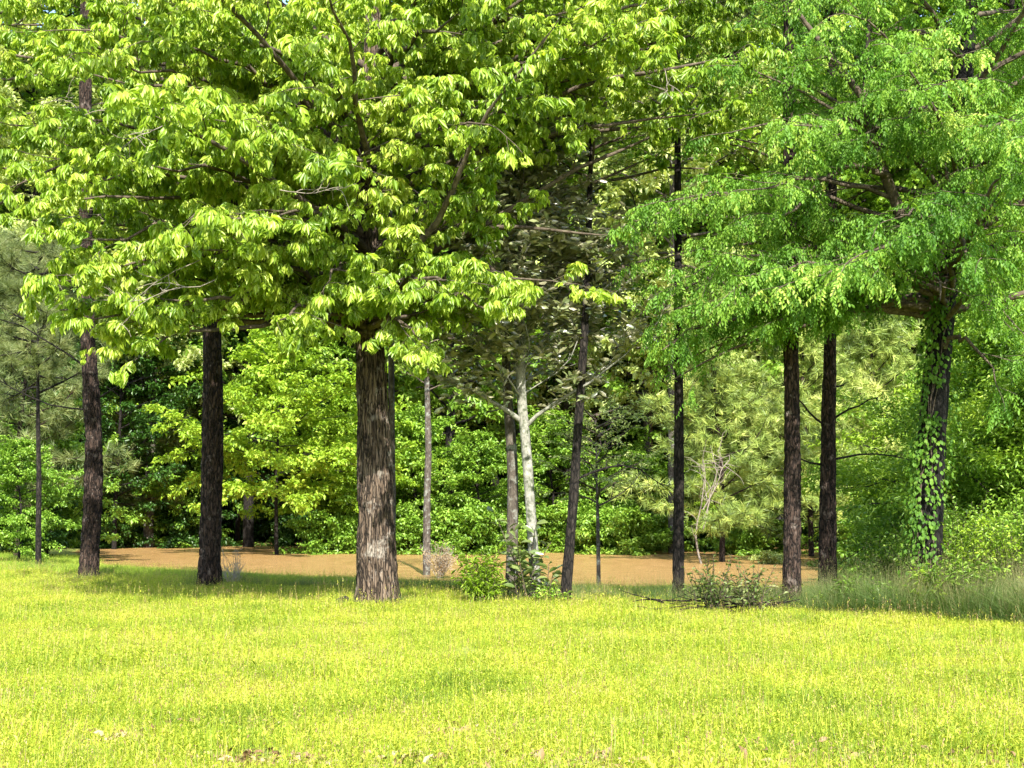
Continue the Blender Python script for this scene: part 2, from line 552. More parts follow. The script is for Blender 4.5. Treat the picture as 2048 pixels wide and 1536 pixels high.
def trunk_mesh(name, pts, rad, mat, sides=40, step=.04, amp=.10, freq=(7, 1.0), seed=0, plates=False, flare=.35, base_flare_h=.5, lumps=0.0):
    """round trunk with bark ridges as real relief"""
    pts = np.asarray(pts, float); rad = np.asarray(rad, float)
    seg = np.concatenate([[0], np.cumsum(np.linalg.norm(np.diff(pts, axis=0), axis=1))])
    fine = min(seg[-1], 10.2)
    s = np.concatenate([np.arange(0, fine, step), np.arange(fine, seg[-1] + .2, .3)]) if seg[-1] > fine else np.linspace(0, seg[-1], max(8, int(seg[-1] / step)))
    n = len(s)
    # smooth the centre line
    C = np.stack([np.interp(s, seg, pts[:, k]) for k in range(3)], 1)
    kk = max(1, min(int(.35 / step), 12))
    ker = np.ones(2 * kk + 1) / (2 * kk + 1)
    Cp = np.pad(C, ((kk, kk), (0, 0)), mode='reflect', reflect_type='odd')
    C = np.stack([np.convolve(Cp[:, k], ker, 'valid') for k in range(3)], 1)
    R = np.interp(s, seg, rad)
    ang = np.arange(sides) * 2 * math.pi / sides
    V = np.zeros((n, sides, 3))
    for i in range(n):
        fl = 1 + flare * math.exp(-s[i] / base_flare_h * 2.2)
        lump = 1 + lumps * noise.noise((seed, s[i] * 1.1, 0))
        for j in range(sides):
            c, sn = math.cos(ang[j]), math.sin(ang[j])
            if plates:
                dist, _ = noise.voronoi((c * freq[0] * .52 + seed, sn * freq[0] * .52, s[i] * freq[1] * 3.4 + .6 * noise.noise((c * 3, sn * 3, s[i] * 4))))
                rel = min(1.0, (dist[1] - dist[0]) * 2.6) - .7
            else:
                v = noise.noise((c * freq[0] * .5 + seed * 3.1, sn * freq[0] * .5, s[i] * freq[1]))
                rel = (1 - abs(v) * 3.0) * .8 + .5 * noise.noise((c * freq[0] * 1.3, sn * freq[0] * 1.3 + seed, s[i] * freq[1] * 2.5))
            butt = 1 + .22 * flare * math.exp(-s[i] / base_flare_h * 1.6) * (noise.noise((c * 2 + seed, sn * 2, 3.3)) * 2.2 + .7 * math.cos(5 * ang[j] + seed * 2 + .8 * math.sin(2 * ang[j])))
            r = R[i] * fl * lump * butt * (1 + amp * rel * .7)
            V[i, j] = C[i] + np.array((c * r, sn * r, 0))
    i = np.arange(n - 1)[:, None] * sides
    j = np.arange(sides)[None]
    j2 = (j + 1) % sides
    Q = np.stack([i + j, i + j2, i + sides + j2, i + sides + j], axis=2).reshape(-1, 4)
    return mesh_arr(name, V.reshape(-1, 3), Q, mat, smooth=True)


def px_trunk(spec, d, sink=.15):
    """spec: (px, py, width px) from the base upward"""
    pts = [np.array(P(a, b, d)) for a, b, w in spec]
    rad = [w / 2 / F * d for a, b, w in spec]
    g = gz1(pts[0][0], d)
    pts[0][2] = g - sink
    return np.array(pts), np.array(rad)


def leaves_mesh(name, templ, LP, LD, rng, mat, size=(.8, 1.2), roll=.5, per=None):
    m = len(LP)
    R = basis(LD, rng.normal(0, roll, m))
    S = rng.uniform(size[0], size[1], m)
    v, f = scatter(templ[0], templ[1], R, S, LP)
    nf = len(templ[1])
    t = np.repeat(rng.uniform(0, 1, m), nf) * .75 + rng.uniform(0, 1, m * nf) * .25
    return mesh_arr(name, v, f, mat, tint=t)


def leaf_parts(templ_meshes, LP, LD, rng, parent, origin, size=(.8, 1.2), roll=.5, name='leaf'):
    R = basis(LD, rng.normal(0, roll, len(LP)))
    S = rng.uniform(size[0], size[1], len(LP))
    for k in range(len(LP)):
        me = templ_meshes[k % len(templ_meshes)]
        o = bpy.data.objects.new(name, me)
        COL.objects.link(o)
        o.parent = parent
        mat = Matrix(R[k].tolist()).to_4x4()
        o.matrix_local = Matrix.Translation(Vector(LP[k]) - Vector(origin)) @ mat @ Matrix.Scale(float(S[k]), 4)


def single_meshes(name, templs, mat, seed=5):
    r = np.random.default_rng(seed)
    out = []
    for v, f in templs:
        out.append(mesh_arr(name, v, f, mat, tint=np.clip(r.uniform(.1, .9) + r.uniform(-.1, .1, len(f)), 0, 1)))
    return out


def shift(me, org):
    """put a mesh built in world space under a parent at org"""
    a = np.empty(len(me.vertices) * 3, dtype=np.float32)
    me.vertices.foreach_get('co', a)
    a = a.reshape(-1, 3) - np.array(org, dtype=np.float32)
    me.vertices.foreach_set('co', a.ravel())
    me.update()
    return me


def in_view(LP, m=60):
    px, py = project(LP)
    return (px > -m) & (px < 2048 + m) & (py > -m) & (py < 1536 + m)


def big_crown(root, limbs, templs, leaf_me, mat, bark, rng, dress, size, roll, keep=None, nparts=300, leafname='leaf', thin_top=None, hang=0.0):
    """limbs: list of (polyline, r0). one part per limb, the 300 leaves nearest the camera as parts, the rest joined"""
    org = np.array(root.location)
    AP, AD = [], []
    for main, r0 in limbs:
        lines, LP, LD = dress_limb(main, r0, rng, **dress)
        if keep is not None and len(LP):
            ends = np.array([l[0][-1] for l in lines])
            ek = keep(ends)
            lines = [l for l, q in zip(lines, ek) if q]
            k = keep(LP)
            LP, LD = LP[k], LD[k]
        AP.append(LP); AD.append(LD)
        n = len(main)
        v1, f1 = tubes([(main, np.linspace(r0, max(.007, r0 * .18), n))], 8)
        if lines:
            v2, f2 = tubes(lines, 3)
            v1 = np.concatenate([v1, v2]); f1 = np.concatenate([f1, f2 + (len(v1) - len(v2))])
        me = mesh_arr('branch', v1, f1, bark, smooth=True)
        link('branch', shift(me, org), root)
    LP = np.concatenate(AP); LD = np.concatenate(AD) + np.array([0, 0, hang])
    if thin_top is not None:
        k = (LP[:, 2] < thin_top) | (rng.uniform(0, 1, len(LP)) < .5)
        LP, LD = LP[k], LD[k]
    vis = in_view(LP, -20)
    score = LP[:, 1] + rng.uniform(0, 1.5, len(LP)) + np.where(vis, 0, 100)
    order = np.argsort(score)
    top, rest = order[:nparts], order[nparts:]
    leaf_parts(leaf_me, LP[top], LD[top], rng, root, org, size, roll, leafname)
    groups = np.array_split(rng.permutation(rest), len(templs))
    V, Fc, T, off = [], [], [], 0
    for tm, idx in zip(templs, groups):
        m = len(idx)
        R = basis(LD[idx], rng.normal(0, roll, m)); S = rng.uniform(size[0], size[1], m)
        v, f = scatter(tm[0], tm[1], R, S, LP[idx])
        V.append(v); Fc.append(f + off); off += len(v)
        T.append(np.repeat(rng.uniform(0, 1, m), len(tm[1])) * .75 + rng.uniform(0, 1, m * len(tm[1])) * .25)
    me = mesh_arr('foliage', np.concatenate(V), np.concatenate(Fc), mat, tint=np.concatenate(T))
    link('foliage', shift(me, org), root, kind='stuff')
    print(root.name, 'leaves', len(LP), 'tris', len(me.polygons))


# ------------------------------------------------------------------ the big hickory
def hickory():
    rng = np.random.default_rng(3)
    d = 21.4
    pts, rad = px_trunk([(757, 1215, 70), (753, 1120, 70), (751, 1000, 66), (747, 850, 58), (740, 700, 52), (736, 560, 45), (733, 400, 38), (738, 250, 33), (745, 60, 28), (755, -200, 22), (770, -450, 12), (780, -640, 5)], d)
    org = Vector((pts[0][0], d, gz1(pts[0][0], d)))
    root = empty('hickory_tree', org, label='thick shaggy-barked hickory in the middle left with a wide bright green crown', cat='tree')
    me = trunk_mesh('trunk', pts, rad, M['hickory_bark'], sides=110, step=.035, amp=.22, freq=(13, .9), seed=2.3, flare=.38, base_flare_h=.7, lumps=.10)
    link('trunk', shift(me, org), root)
    # shaggy bark strips standing off the trunk
    st = []
    for k in range(70):
        t = rng.uniform(.4, 5.2); a = rng.uniform(0, 6.283)
        c = np.array([np.interp(t, pts[:, 2], pts[:, i]) for i in range(3)])
        r = np.interp(t, pts[:, 2], rad) * 1.06
        w, h = rng.uniform(.02, .045), rng.uniform(.2, .55)
        rd = np.array([math.cos(a), math.sin(a), 0]); td = np.array([-rd[1], rd[0], 0])
        b = c + rd * r; b[2] = t
        lift = rng.uniform(.01, .035)
        q = [b - td * w / 2 + rd * lift, b + td * w / 2 + rd * lift, b + td * w * .45 + rd * .004 + np.array([0, 0, h]), b - td * w * .45 + rd * .004 + np.array([0, 0, h])]
        q2 = [p - rd * .012 for p in q]
        me = mesh_arr('bark_strip', np.array(q + q2), np.array([(0, 1, 2, 3), (7, 6, 5, 4), (0, 4, 5, 1), (1, 5, 6, 2), (2, 6, 7, 3), (3, 7, 4, 0)]), M['hickory_bark'])
        link('bark_strip', shift(me, org), root)
    limbs = []

    def trunk_at(z):
        return np.array([np.interp(z, pts[:, 2], pts[:, i]) for i in range(3)])

    golden = 2.399
    nl = 58
    for k in range(nl):
        t = k / nl
        z = 4.3 + 9.7 * t ** 1.05
        a = k * golden + rng.uniform(-.3, .3)
        s = trunk_at(z); s[2] = z
        L = (6.6 - 3.4 * t ** 1.5) * rng.uniform(.8, 1.1)
        el = rng.uniform(.05, .35) + .55 * t
        dr = np.array([math.cos(a) * 1.12, math.sin(a) * .9, 0]); dr = unit(dr)
        dvec = dr * math.cos(el) + np.array([0, 0, math.sin(el)])
        limbs.append((limb_line(s, dvec, L, rng, 10, .10, .05, .10), .075 - .045 * t))
    # limbs reaching out to the places the photograph shows
    for (ztr, px, py, dd) in ((7.2, 1120, 120, 19.4), (7.0, 1290, 150, 20.2), (7.6, 1200, 10, 20.5), (7.8, 1420, -10, 20), (8.4, 1050, -40, 19), (7.4, 1360, 90, 21.5), (6.4, 1060, 190, 18.4), (4.6, 150, 560, 19.5), (4.4, 290, 640, 19.0), (5.0, 60, 440, 20.0), (4.3, 420, 500, 18.0), (4.4, 900, 560, 18.2), (4.7, 1080, 560, 19.5),
                              (5.4, 1200, 470, 20), (6.3, 1380, 230, 19.5), (6.8, 1530, 110, 19.2), (6.6, 1440, 60, 20.5), (7.2, 1250, 60, 18.5), (5.4, 560, 430, 17.6),
                              (6.0, 20, 250, 19.5), (6.8, 60, 60, 19.5), (5.6, 300, 330, 18), (7.0, 350, 90, 18.2), (6.5, 980, 250, 18), (6.2, 700, 330, 17.4), (6.9, 620, 150, 17.6),
                              (4.3, 120, 620, 20.5), (4.2, 230, 690, 19.2), (4.2, 300, 700, 18.6), (4.3, 340, 600, 18.2), (4.2, 180, 640, 18.6), (4.3, 560, 640, 18.8), (4.2, 640, 660, 19.2), (4.2, 830, 670, 19), (4.3, 980, 620, 19), (5.0, 150, 560, 18.4), (5.1, 215, 540, 18.2), (5.5, 150, 400, 18.6), (5.7, 215, 360, 18.3), (6.2, 140, 240, 18.7), (6.6, 220, 120, 18.4), (7.4, 130, 60, 18.7), (5.2, 180, 480, 18.6), (5.6, 170, 300, 19.0), (6.4, 190, 150, 19.2), (7.4, 180, 20, 19.4), (5.4, 430, 430, 17.4), (6.3, 430, 240, 17.6), (7.2, 430, 40, 18.2), (8.0, 1150, 20, 18.6), (7.4, 1330, 20, 20), (5.6, -60, 330, 22), (7.4, -90, 120, 23), (6.0, 180, 420, 23.5), (6.2, 1100, 330, 22.8), (7.7, 900, 40, 18.4), (4.9, 660, 560, 18.4), (4.6, 780, 610, 19.5)):
        s = trunk_at(ztr); s[2] = ztr
        e = np.array(P(px, py, dd))
        n = 10
        mid = (s + e) / 2 + np.array([0, 0, .55])
        tt = np.linspace(0, 1, n)[:, None]
        line = (1 - tt) ** 2 * s + 2 * tt * (1 - tt) * mid + tt ** 2 * e
        line[1:-1] += rng.normal(0, .06, (n - 2, 3))
        limbs.append((line, .065))

    for (px, py, dd, dx, dz, L) in ((430, 560, 17.6, -1, -.7, 1.5), (400, 520, 17.8, -1, -.5, 1.2), (300, 600, 18.3, -1, .1, 1.0), (220, 480, 19, -1, .35, 1.0), (120, 440, 19.4, 1, .4, .9), (560, 380, 17.2, 1, -.5, .8),
                                    (80, 210, 19.2, 1, .1, 1.0), (330, 250, 18, -1, -.6, .8), (1330, 140, 19, .3, -1, .7), (170, 230, 19, 1, .4, .8)):
        ln = limb_line(np.array(P(px, py, dd)), (dx, -.2, dz), L, rng, 8, .2)
        ls = [(ln, np.linspace(.007, .003, 8))]
        for q in range(7):
            p, dr = at_line(ln, rng.uniform(.2, .95))
            ls.append((limb_line(p, unit(dr + rng.normal(0, .7, 3)), rng.uniform(.15, .5), rng, 5, .25), np.linspace(.006, .003, 5)))
        v, f = tubes(ls, 4)
        link('dead_twig', shift(mesh_arr('dead_twig', v, f, M['grey_twig'], smooth=True), org), root)

    def keep(p):
        px, py = project(p)
        low = np.interp(px, [-400, -60, 40, 60, 150, 200, 250, 340, 380, 470, 560, 640, 700, 860, 900, 1000, 1080, 1200, 1260, 1300, 1400, 1560, 1600],
                        [420, 430, 480, 600, 660, 720, 770, 750, 640, 600, 650, 700, 690, 740, 700, 640, 690, 640, 600, 320, 250, 190, -400])
        wob = 26 * np.sin(px * .045) + 18 * np.sin(px * .11 + 1)
        gap = (np.abs(px - 738) < 42) & (py > 320) & (py < 500) & (np.sin(py * .1 + px * .13) < .45) & (p[:, 1] < 21.6)
        gap |= ((px - 1235) / 85) ** 2 + ((py - 330) / 105) ** 2 < 1 + .5 * np.sin(px * .09) * np.sin(py * .08)
        gap |= (p[:, 0] > -.3) & (p[:, 1] > 20.0) & (p[:, 2] < 6.8)
        gap |= (p[:, 0] > -.2) & (p[:, 2] > 5.0) & (p[:, 2] < 6.8) & (np.sin(p[:, 0] * 3.1 + 1) * np.sin(p[:, 2] * 3.3 + p[:, 1] * 2.1) > .1)
        gap |= ((px - 1190) / 45) ** 2 + ((py - 480) / 60) ** 2 < 1 + .5 * np.sin(px * .09) * np.sin(py * .08)
        return ~gap & (py < low + wob + 5) | (p[:, 1] > 23.5) & (py < low - 40)

    templs = [compound_leaf(s) for s in range(5)]
    lm = single_meshes('leaf', templs, M['hickory_leaf'])
    templs = [compound_leaf(s, False) for s in range(8)]
    big_crown(root, limbs, templs, lm, M['hickory_leaf'], M['twig'], rng,
              dict(sec_gap=.46, sec_len=(1.6, .8), tip_only=True, flat=.5, droop=.10, tips=(12, 8)), (.52, .86), .45, keep, thin_top=10.5)


# ------------------------------------------------------------------ the leaning tree with vines on the right
ELM_D = 20.6
ELM_SPEC = [(1850, 1215, 66), (1853, 1120, 56), (1859, 980, 53), (1866, 850, 51), (1878, 700, 48), (1895, 560, 42), (1905, 420, 40), (1918, 290, 36), (1932, 130, 30), (1948, -60, 25), (1960, -300, 17), (1965, -560, 6)]


def elm():
    rng = np.random.default_rng(8)
    d = ELM_D
    pts, rad = px_trunk(ELM_SPEC, d)
    org = Vector((pts[0][0], d, gz1(pts[0][0], d)))
    root = empty('elm_tree', org, label='leaning dark trunk on the right wrapped in vines under a fine-leaved green crown', cat='tree')
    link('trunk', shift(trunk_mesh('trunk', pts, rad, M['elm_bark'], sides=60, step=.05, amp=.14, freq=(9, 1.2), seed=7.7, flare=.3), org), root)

    def trunk_at(z):
        return np.array([np.interp(z, pts[:, 2], pts[:, i]) for i in range(3)])

    limbs = []
    # the long fork that rises to the upper left
    fork = np.array([trunk_at(4.35)] + [np.array(P(a, b, dd)) for a, b, dd in ((1860, 560, 20.4), (1810, 450, 20), (1770, 350, 19.7), (1742, 270, 19.6), (1722, 190, 19.5), (1660, 110, 19.4), (1600, 30, 19.4), (1540, -80, 19.4))])
    limbs.append((fork, .11))
    for (a0, b0, pts2) in ((1775, 350, ((1700, 330, 19.4), (1640, 362, 19.2), (1590, 420, 19.0), (1520, 450, 18.8))),
                           (1730, 200, ((1735, 100, 19.8), (1740, 0, 20), (1760, -120, 20.2)))):
        limbs.append((np.array([np.array(P(a0, b0, 19.6))] + [np.array(P(*q)) for q in pts2]), .05))
    for k in range(46):
        t = k / 46
        z = 4.4 + 8.6 * t
        a = k * 2.399 + rng.uniform(-.3, .3)
        s = trunk_at(z); s[2] = z
        L = (5.0 - 2.2 * t) * rng.uniform(.75, 1.1)
        el = rng.uniform(.0, .4) + .4 * t
        dr = unit(np.array([math.cos(a), math.sin(a), 0]))
        limbs.append((limb_line(s, dr * math.cos(el) + np.array([0, 0, math.sin(el)]), L, rng, 10, .10, .04, .12), .06 - .03 * t))
    for (ztr, px, py, dd) in ((4.4, 1345, 760, 20.2), (4.3, 1370, 720, 20.6), (4.5, 1325, 700, 19.8), (4.4, 1350, 640, 19.2), (4.6, 1480, 570, 18.2), (4.7, 1400, 540, 18.8), (4.5, 1600, 560, 17.8), (4.8, 1700, 520, 17.4), (5.0, 1310, 520, 19.8),
                              (5.4, 1350, 400, 19.0), (5.6, 1500, 380, 18.2), (6.0, 1600, 250, 18), (6.4, 1480, 260, 19), (6.8, 1620, 120, 18.6), (6.2, 1800, 180, 17.8), (6.9, 1700, 30, 18.5),
                              (4.6, 1960, 520, 17.8), (4.2, 2030, 650, 18.5), (5.2, 2080, 420, 18.5), (5.8, 2000, 250, 17.6), (6.6, 1900, 90, 18), (4.4, 1880, 600, 18.6), (4.9, 1800, 430, 17.4),
                              (3.9, 1990, 760, 19.5), (4.8, 1280, 600, 21.5), (5.2, 1250, 450, 22), (4.3, 1440, 650, 20.5), (4.3, 1560, 640, 19.6), (6.4, 1400, 130, 21), (5.0, 2100, 560, 22)):
        s = trunk_at(ztr); s[2] = ztr
        e = np.array(P(px, py, dd))
        tt = np.linspace(0, 1, 10)[:, None]
        mid = (s + e) / 2 + np.array([0, 0, .7])
        line = (1 - tt) ** 2 * s + 2 * tt * (1 - tt) * mid + tt ** 2 * e
        line[1:-1] += rng.normal(0, .05, (8, 3))
        limbs.append((line, .05))

    def keep(p):
        px, py = project(p)
        low = np.interp(px, [1160, 1230, 1290, 1330, 1375, 1420, 1500, 1600, 1680, 1750, 1800, 1860, 1920, 1990, 2048, 2300],
                        [200, 560, 660, 850, 830, 690, 680, 720, 700, 640, 600, 540, 640, 860, 900, 800])
        wob = 22 * np.sin(px * .07) + 14 * np.sin(px * .17 + 1)
        hole = ((px - 1735) / 95) ** 2 + ((py - 370) / 60) ** 2 < 1
        hole |= ((px - 1480) / 70) ** 2 + ((py - 300) / 50) ** 2 < 1
        hole |= ((px - 1870) / 75) ** 2 + ((py - 640) / 110) ** 2 < 1
        hole |= (np.abs(px - np.interp(py, [400, 560, 700], [1905, 1890, 1876])) < 34) & (py > 470) & (py < 720) & (np.sin(py * .12 + px * .1) < .75) & (p[:, 1] < ELM_D + .3)
        hole |= (np.abs(px - np.interp(py, [190, 270, 350, 450], [1722, 1742, 1770, 1810])) < 26) & (py > 120) & (py < 460) & (np.sin(py * .09 + px * .1) < .3) & (p[:, 1] < ELM_D)
        return (py < low + wob - 15) & ~hole & (px > 1215)

    templs = [spray_leaf(s, 9, .30, .075, .034) for s in range(5)]
    big = [spray_leaf(s, 9, .30, .075, .034, True) for s in range(5)]
    lm = single_meshes('leaf_spray', big, M['elm_leaf'])
    big_crown(root, limbs, templs, lm, M['elm_leaf'], M['twig'], rng,
              dict(sec_gap=.36, sec_len=(1.4, .7), leaf_gap=.042, flat=.5, droop=.22), (.6, .95), .5, keep, leafname='leaf_spray', thin_top=10.5, hang=-.45)

    # the vine that climbs the trunk: a thing of its own
    vroot = empty('ivy_vine', org + Vector((0, -.3, 0)), label='bright leafy vine climbing the left side of the leaning dark trunk', cat='vine')
    vo = np.array(vroot.location)
    stems, LP, LD = [], [], []
    for k in range(5):
        a0 = rng.uniform(-3.0, -1.8)
        st = []
        for i in range(40):
            z = .0 + 6.4 * i / 39
            c = trunk_at(z); r = np.interp(z, pts[:, 2], rad)
            a = a0 + .5 * math.sin(z * 1.3 + k) + rng.normal(0, .05)
            st.append(c + np.array([math.cos(a), math.sin(a), 0]) * (r * 1.06 + .004) - np.array([0, 0, c[2] - z]))
        stems.append((np.array(st), np.linspace(.012, .005, 40)))
    v, f = tubes(stems, 5)
    link('stem', shift(mesh_arr('stem', v, f, M['twig'], smooth=True), vo), vroot)
    while len(LP) < 2300:
        z = rng.uniform(.2, 6.6)
        a = rng.choice([rng.normal(-2.6, .45), rng.normal(-1.9, .5), rng.normal(-.2, .35)], p=[.62, .26, .12])
        if noise.noise((a * 1.6, z * 1.1, 4.0)) < -.26: continue
        c = trunk_at(z); c[2] = z; r = np.interp(z, pts[:, 2], rad)
        rd = np.array([math.cos(a), math.sin(a), 0])
        off = abs(rng.normal(0, .06)) + .03
        LP.append(c + rd * (r * 1.1 + off)); LD.append(unit(rd * .6 + np.array([rng.normal(0, .4), rng.normal(0, .2), -.8])))
    LP, LD = np.array(LP), np.array(LD)
    tv = [leaflet(.075, .05, .15, .25, True) for _ in range(1)]
    lm = single_meshes('leaf', tv * 4, M['ivy_leaf'], 9)
    idx = np.argsort(LP[:, 1])
    leaf_parts(lm, LP[idx[:300]], LD[idx[:300]], rng, vroot, vo, (.6, 1.2), .5)
    me = leaves_mesh('foliage', tv[0], LP[idx[300:]], LD[idx[300:]], rng, M['ivy_leaf'], (.6, 1.2))
    link('foliage', shift(me, vo), vroot, kind='stuff')


# ------------------------------------------------------------------ magnolia with pale trunk
def magnolia():
    rng = np.random.default_rng(14)
    d = 22.3
    pts, rad = px_trunk([(1074, 1205, 22), (1068, 1120, 21), (1060, 1000, 20), (1053, 900, 20), (1043, 800, 19), (1040, 700, 20), (1038, 600, 18), (1034, 480, 15), (1030, 350, 11), (1028, 220, 6)], d)
    org = Vector((pts[0][0], d, gz1(pts[0][0], d)))
    root = empty('magnolia_tree', org, label='slim magnolia with pale lichen-spotted trunk and dark glossy leaves', cat='tree')
    link('trunk', shift(trunk_mesh('trunk', pts, rad, M['magnolia_bark'], sides=24, step=.06, amp=.05, freq=(5, 3), seed=4.4, flare=.15), org), root)

    def T(z):
        return np.array([np.interp(z, pts[:, 2], pts[:, i]) for i in range(3)])

    limbs = []
    for r0, chain in ((.045, ((1040, 840, d), (1005, 815, 22.1), (960, 790, 21.9), (900, 755, 21.6), (850, 720, 21.4))),
                      (.038, ((1050, 855, d), (1075, 830, 22.2), (1115, 803, 22.0), (1180, 765, 21.7), (1250, 710, 21.4), (1310, 650, 21.2))),
                      (.02, ((1046, 800, d), (1005, 740, 22), (960, 690, 21.6), (910, 640, 21.2)))):
        limbs.append((np.array([np.array(P(*q)) for q in chain]), r0))
    for k in range(64):
        t = k / 64
        z = 3.3 + 4.4 * t
        s = T(z); s[2] = z
        a = k * 2.399
        L = (2.1 - 1.3 * t) * rng.uniform(.5, 1.25)
        el = rng.uniform(.15, .95)
        dr = np.array([math.cos(a) * math.cos(el), math.sin(a) * math.cos(el), math.sin(el)])
        limbs.append((limb_line(s, dr, L, rng, 8, .2, .05, .06), .010))

    def keep(p):
        px, py = project(p)
        low = np.interp(px, [820, 860, 900, 1000, 1100, 1180, 1250, 1330], [760, 790, 815, 815, 820, 800, 760, 680])
        return (py < low + 22 * np.sin(px * .06) + 14 * np.sin(px * .15)) & (py > 240) & (np.sin(px * .05 + 1) * np.sin(py * .045) < .72)

    tv = [leaflet(.19, .065, .2, .1, True), leaflet(.17, .06, .25, -.08, True), leaflet(.20, .06, .15, .25, True)]
    lm = single_meshes('leaf', tv * 2, M['magnolia_leaf'], 3)
    big_crown(root, limbs, tv, lm, M['magnolia_leaf'], M['magnolia_bark'], rng,
              dict(sec_gap=.20, sec_len=(1.0, .55), leaf_gap=.024, flat=1.1, droop=-.02, sec_r=.006), (.65, 1.05), 1.1, keep)

    # leafy shoots about its foot
    for (px, d2, h, lab) in ((1040, 22.0, 1.15, 'young magnolia shoot with big leaves left of the pale trunk'), (1088, 21.9, .95, 'young magnolia shoot with big leaves right of the pale trunk'), (1058, 22.0, 1.75, 'taller magnolia shoot in front of the pale trunk')):
        b = P(px, 1205, d2); g = gz1(b.x, d2)
        o = Vector((b.x, d2, g))
        r2 = empty('magnolia_shoot', o, label=lab, cat='plant', group='magnolia shoots at the foot of the pale trunk')
        st, lp, ld = [], [], []
        for k in range(4):
            a = rng.uniform(0, 6.28)
            ln = limb_line((0, 0, -.05), (math.cos(a) * .28, math.sin(a) * .28, 1), h * rng.uniform(.7, 1), rng, 7, .08)
            st.append((ln, np.linspace(.012, .004, 7)))
            for t in np.arange(.3, 1, .055):
                p, dd = at_line(ln, t)
                aa = rng.uniform(0, 6.28)
                lp.append(p); ld.append(unit(np.array([math.cos(aa), math.sin(aa), rng.uniform(.0, .8)])))
        v, f = tubes(st, 4)
        link('stem', mesh_arr('stem', v, f, M['twig'], smooth=True), r2)
        leaf_parts(MAG_SHOOT, np.array(lp), np.array(ld), rng, r2, (0, 0, 0), (.8, 1.3), .6)


MAG_SHOOT = single_meshes('leaf', [leaflet(.20, .075, .2, .2, True)] * 4, leaf_mat('shoot_leaf', [(0, (.05, .09, .02)), (.5, (.10, .15, .035)), (1, (.2, .24, .08))], .15, .3, .8, 1.5), 4)


# ------------------------------------------------------------------ pines and other trunks near the lawn's edge
def pine_crown_parts(root, top_pts, rng, z0, z1, R, mat, org, ntuft=2600, L=.30):
    lines, LP, LD = [], [], []
    nb = 26
    for k in range(nb):
        t = k / nb
        z = z0 + (z1 - z0) * t
        s = np.array([np.interp(z, top_pts[:, 2], top_pts[:, i]) for i in range(3)]); s[2] = z
        a = k * 2.399 + rng.uniform(-.3, .3)
        ln = limb_line(s, (math.cos(a), math.sin(a), rng.uniform(.0, .5)), R * (1 - .65 * t) * rng.uniform(.7, 1.1), rng, 7, .12, .0, -.05)
        lines.append((ln, np.linspace(.035, .008, 7)))
        for q in range(8):
            p, d = at_line(ln, rng.uniform(.3, .98))
            sp = limb_line(p, unit(d + rng.normal(0, .6, 3)), rng.uniform(.3, .9), rng, 4, .15)
            lines.append((sp, np.linspace(.01, .004, 4)))
            for w in range(max(1, int(ntuft / nb / 8))):
                pp, d3 = at_line(sp, rng.uniform(.3, .999))
                LP.append(pp); LD.append(unit(d3 + rng.normal(0, .5, 3) + np.array([0, 0, .3])))
    v, f = tubes(lines, 4)
    link('branches_frame' if False else 'branch', shift(mesh_arr('branch', v, f, M['dark_bark'], smooth=True), org), root)
    me = leaves_mesh('needles', needle_tuft(1, 16, L, .008), np.array(LP), np.array(LD), rng, mat)
    link('foliage', shift(me, org), root, kind='stuff')


def near_trunk(name, spec, d, bark, label, seed, cat='tree', plates=True, stubs=(), crown=None, group=None, amp=.26, sides=72):
    rng = np.random.default_rng(seed)
    pts, rad = px_trunk(spec, d)
    org = Vector((pts[0][0], d, gz1(pts[0][0], d)))
    root = empty(name, org, label=label, cat=cat, group=group)
    me = trunk_mesh('trunk', pts, rad, M[bark], sides=sides, step=.05, amp=amp, freq=(9, 1.3), seed=seed * 1.7, plates=plates, flare=.2, lumps=.09)
    link('trunk', shift(me, org), root)
    for (px, py, dx, dz, L) in stubs:
        s = np.array(P(px, py, d))
        ln = limb_line(s, (dx, rng.uniform(-.3, .3), dz), L, rng, 7, .16, .0, .03)
        lines = [(ln, np.linspace(.022, .006, 7))]
        for q in range(int(L * 5)):
            p, dd = at_line(ln, rng.uniform(.25, .95))
            lines.append((limb_line(p, unit(dd + rng.normal(0, .6, 3)), rng.uniform(.2, .5) * L * .6, rng, 5, .2), np.linspace(.007, .003, 5)))
        v, f = tubes(lines, 5)
        link('dead_branch', shift(mesh_arr('dead_branch', v, f, M['dark_bark'], smooth=True), org), root)
    if crown:
        kind, z0, z1, R = crown
        if kind == 'pine':
            pine_crown_parts(root, pts, rng, z0, z1, R, M['needle_dark'], org)
        else:
            limbs = []
            for k in range(22):
                t = k / 22
                z = z0 + (z1 - z0) * t
                s = np.array([np.interp(z, pts[:, 2], pts[:, i]) for i in range(3)]); s[2] = z
                a = k * 2.399
                limbs.append(limb_line(s, (math.cos(a), math.sin(a), .4), R * (1 - .5 * t), rng, 7, .12, .02, .05))
            lines, LPs, LDs = [], [], []
            for ln in limbs:
                l2, a, b = dress_limb(ln, .03, rng, .4, (.9, .5), leaf_gap=.05)
                lines += [(ln, np.linspace(.03, .006, 7))] + l2[::2]; LPs.append(a); LDs.append(b)
            v, f = tubes(lines, 3)
            link('branch', shift(mesh_arr('branch', v, f, M['twig'], smooth=True), org), root)
            me = leaves_mesh('foliage', leaflet(.10, .04, .2, .3, False), np.concatenate(LPs), np.concatenate(LDs), rng, M[kind])
            link('foliage', shift(me, org), root, kind='stuff')
    return root


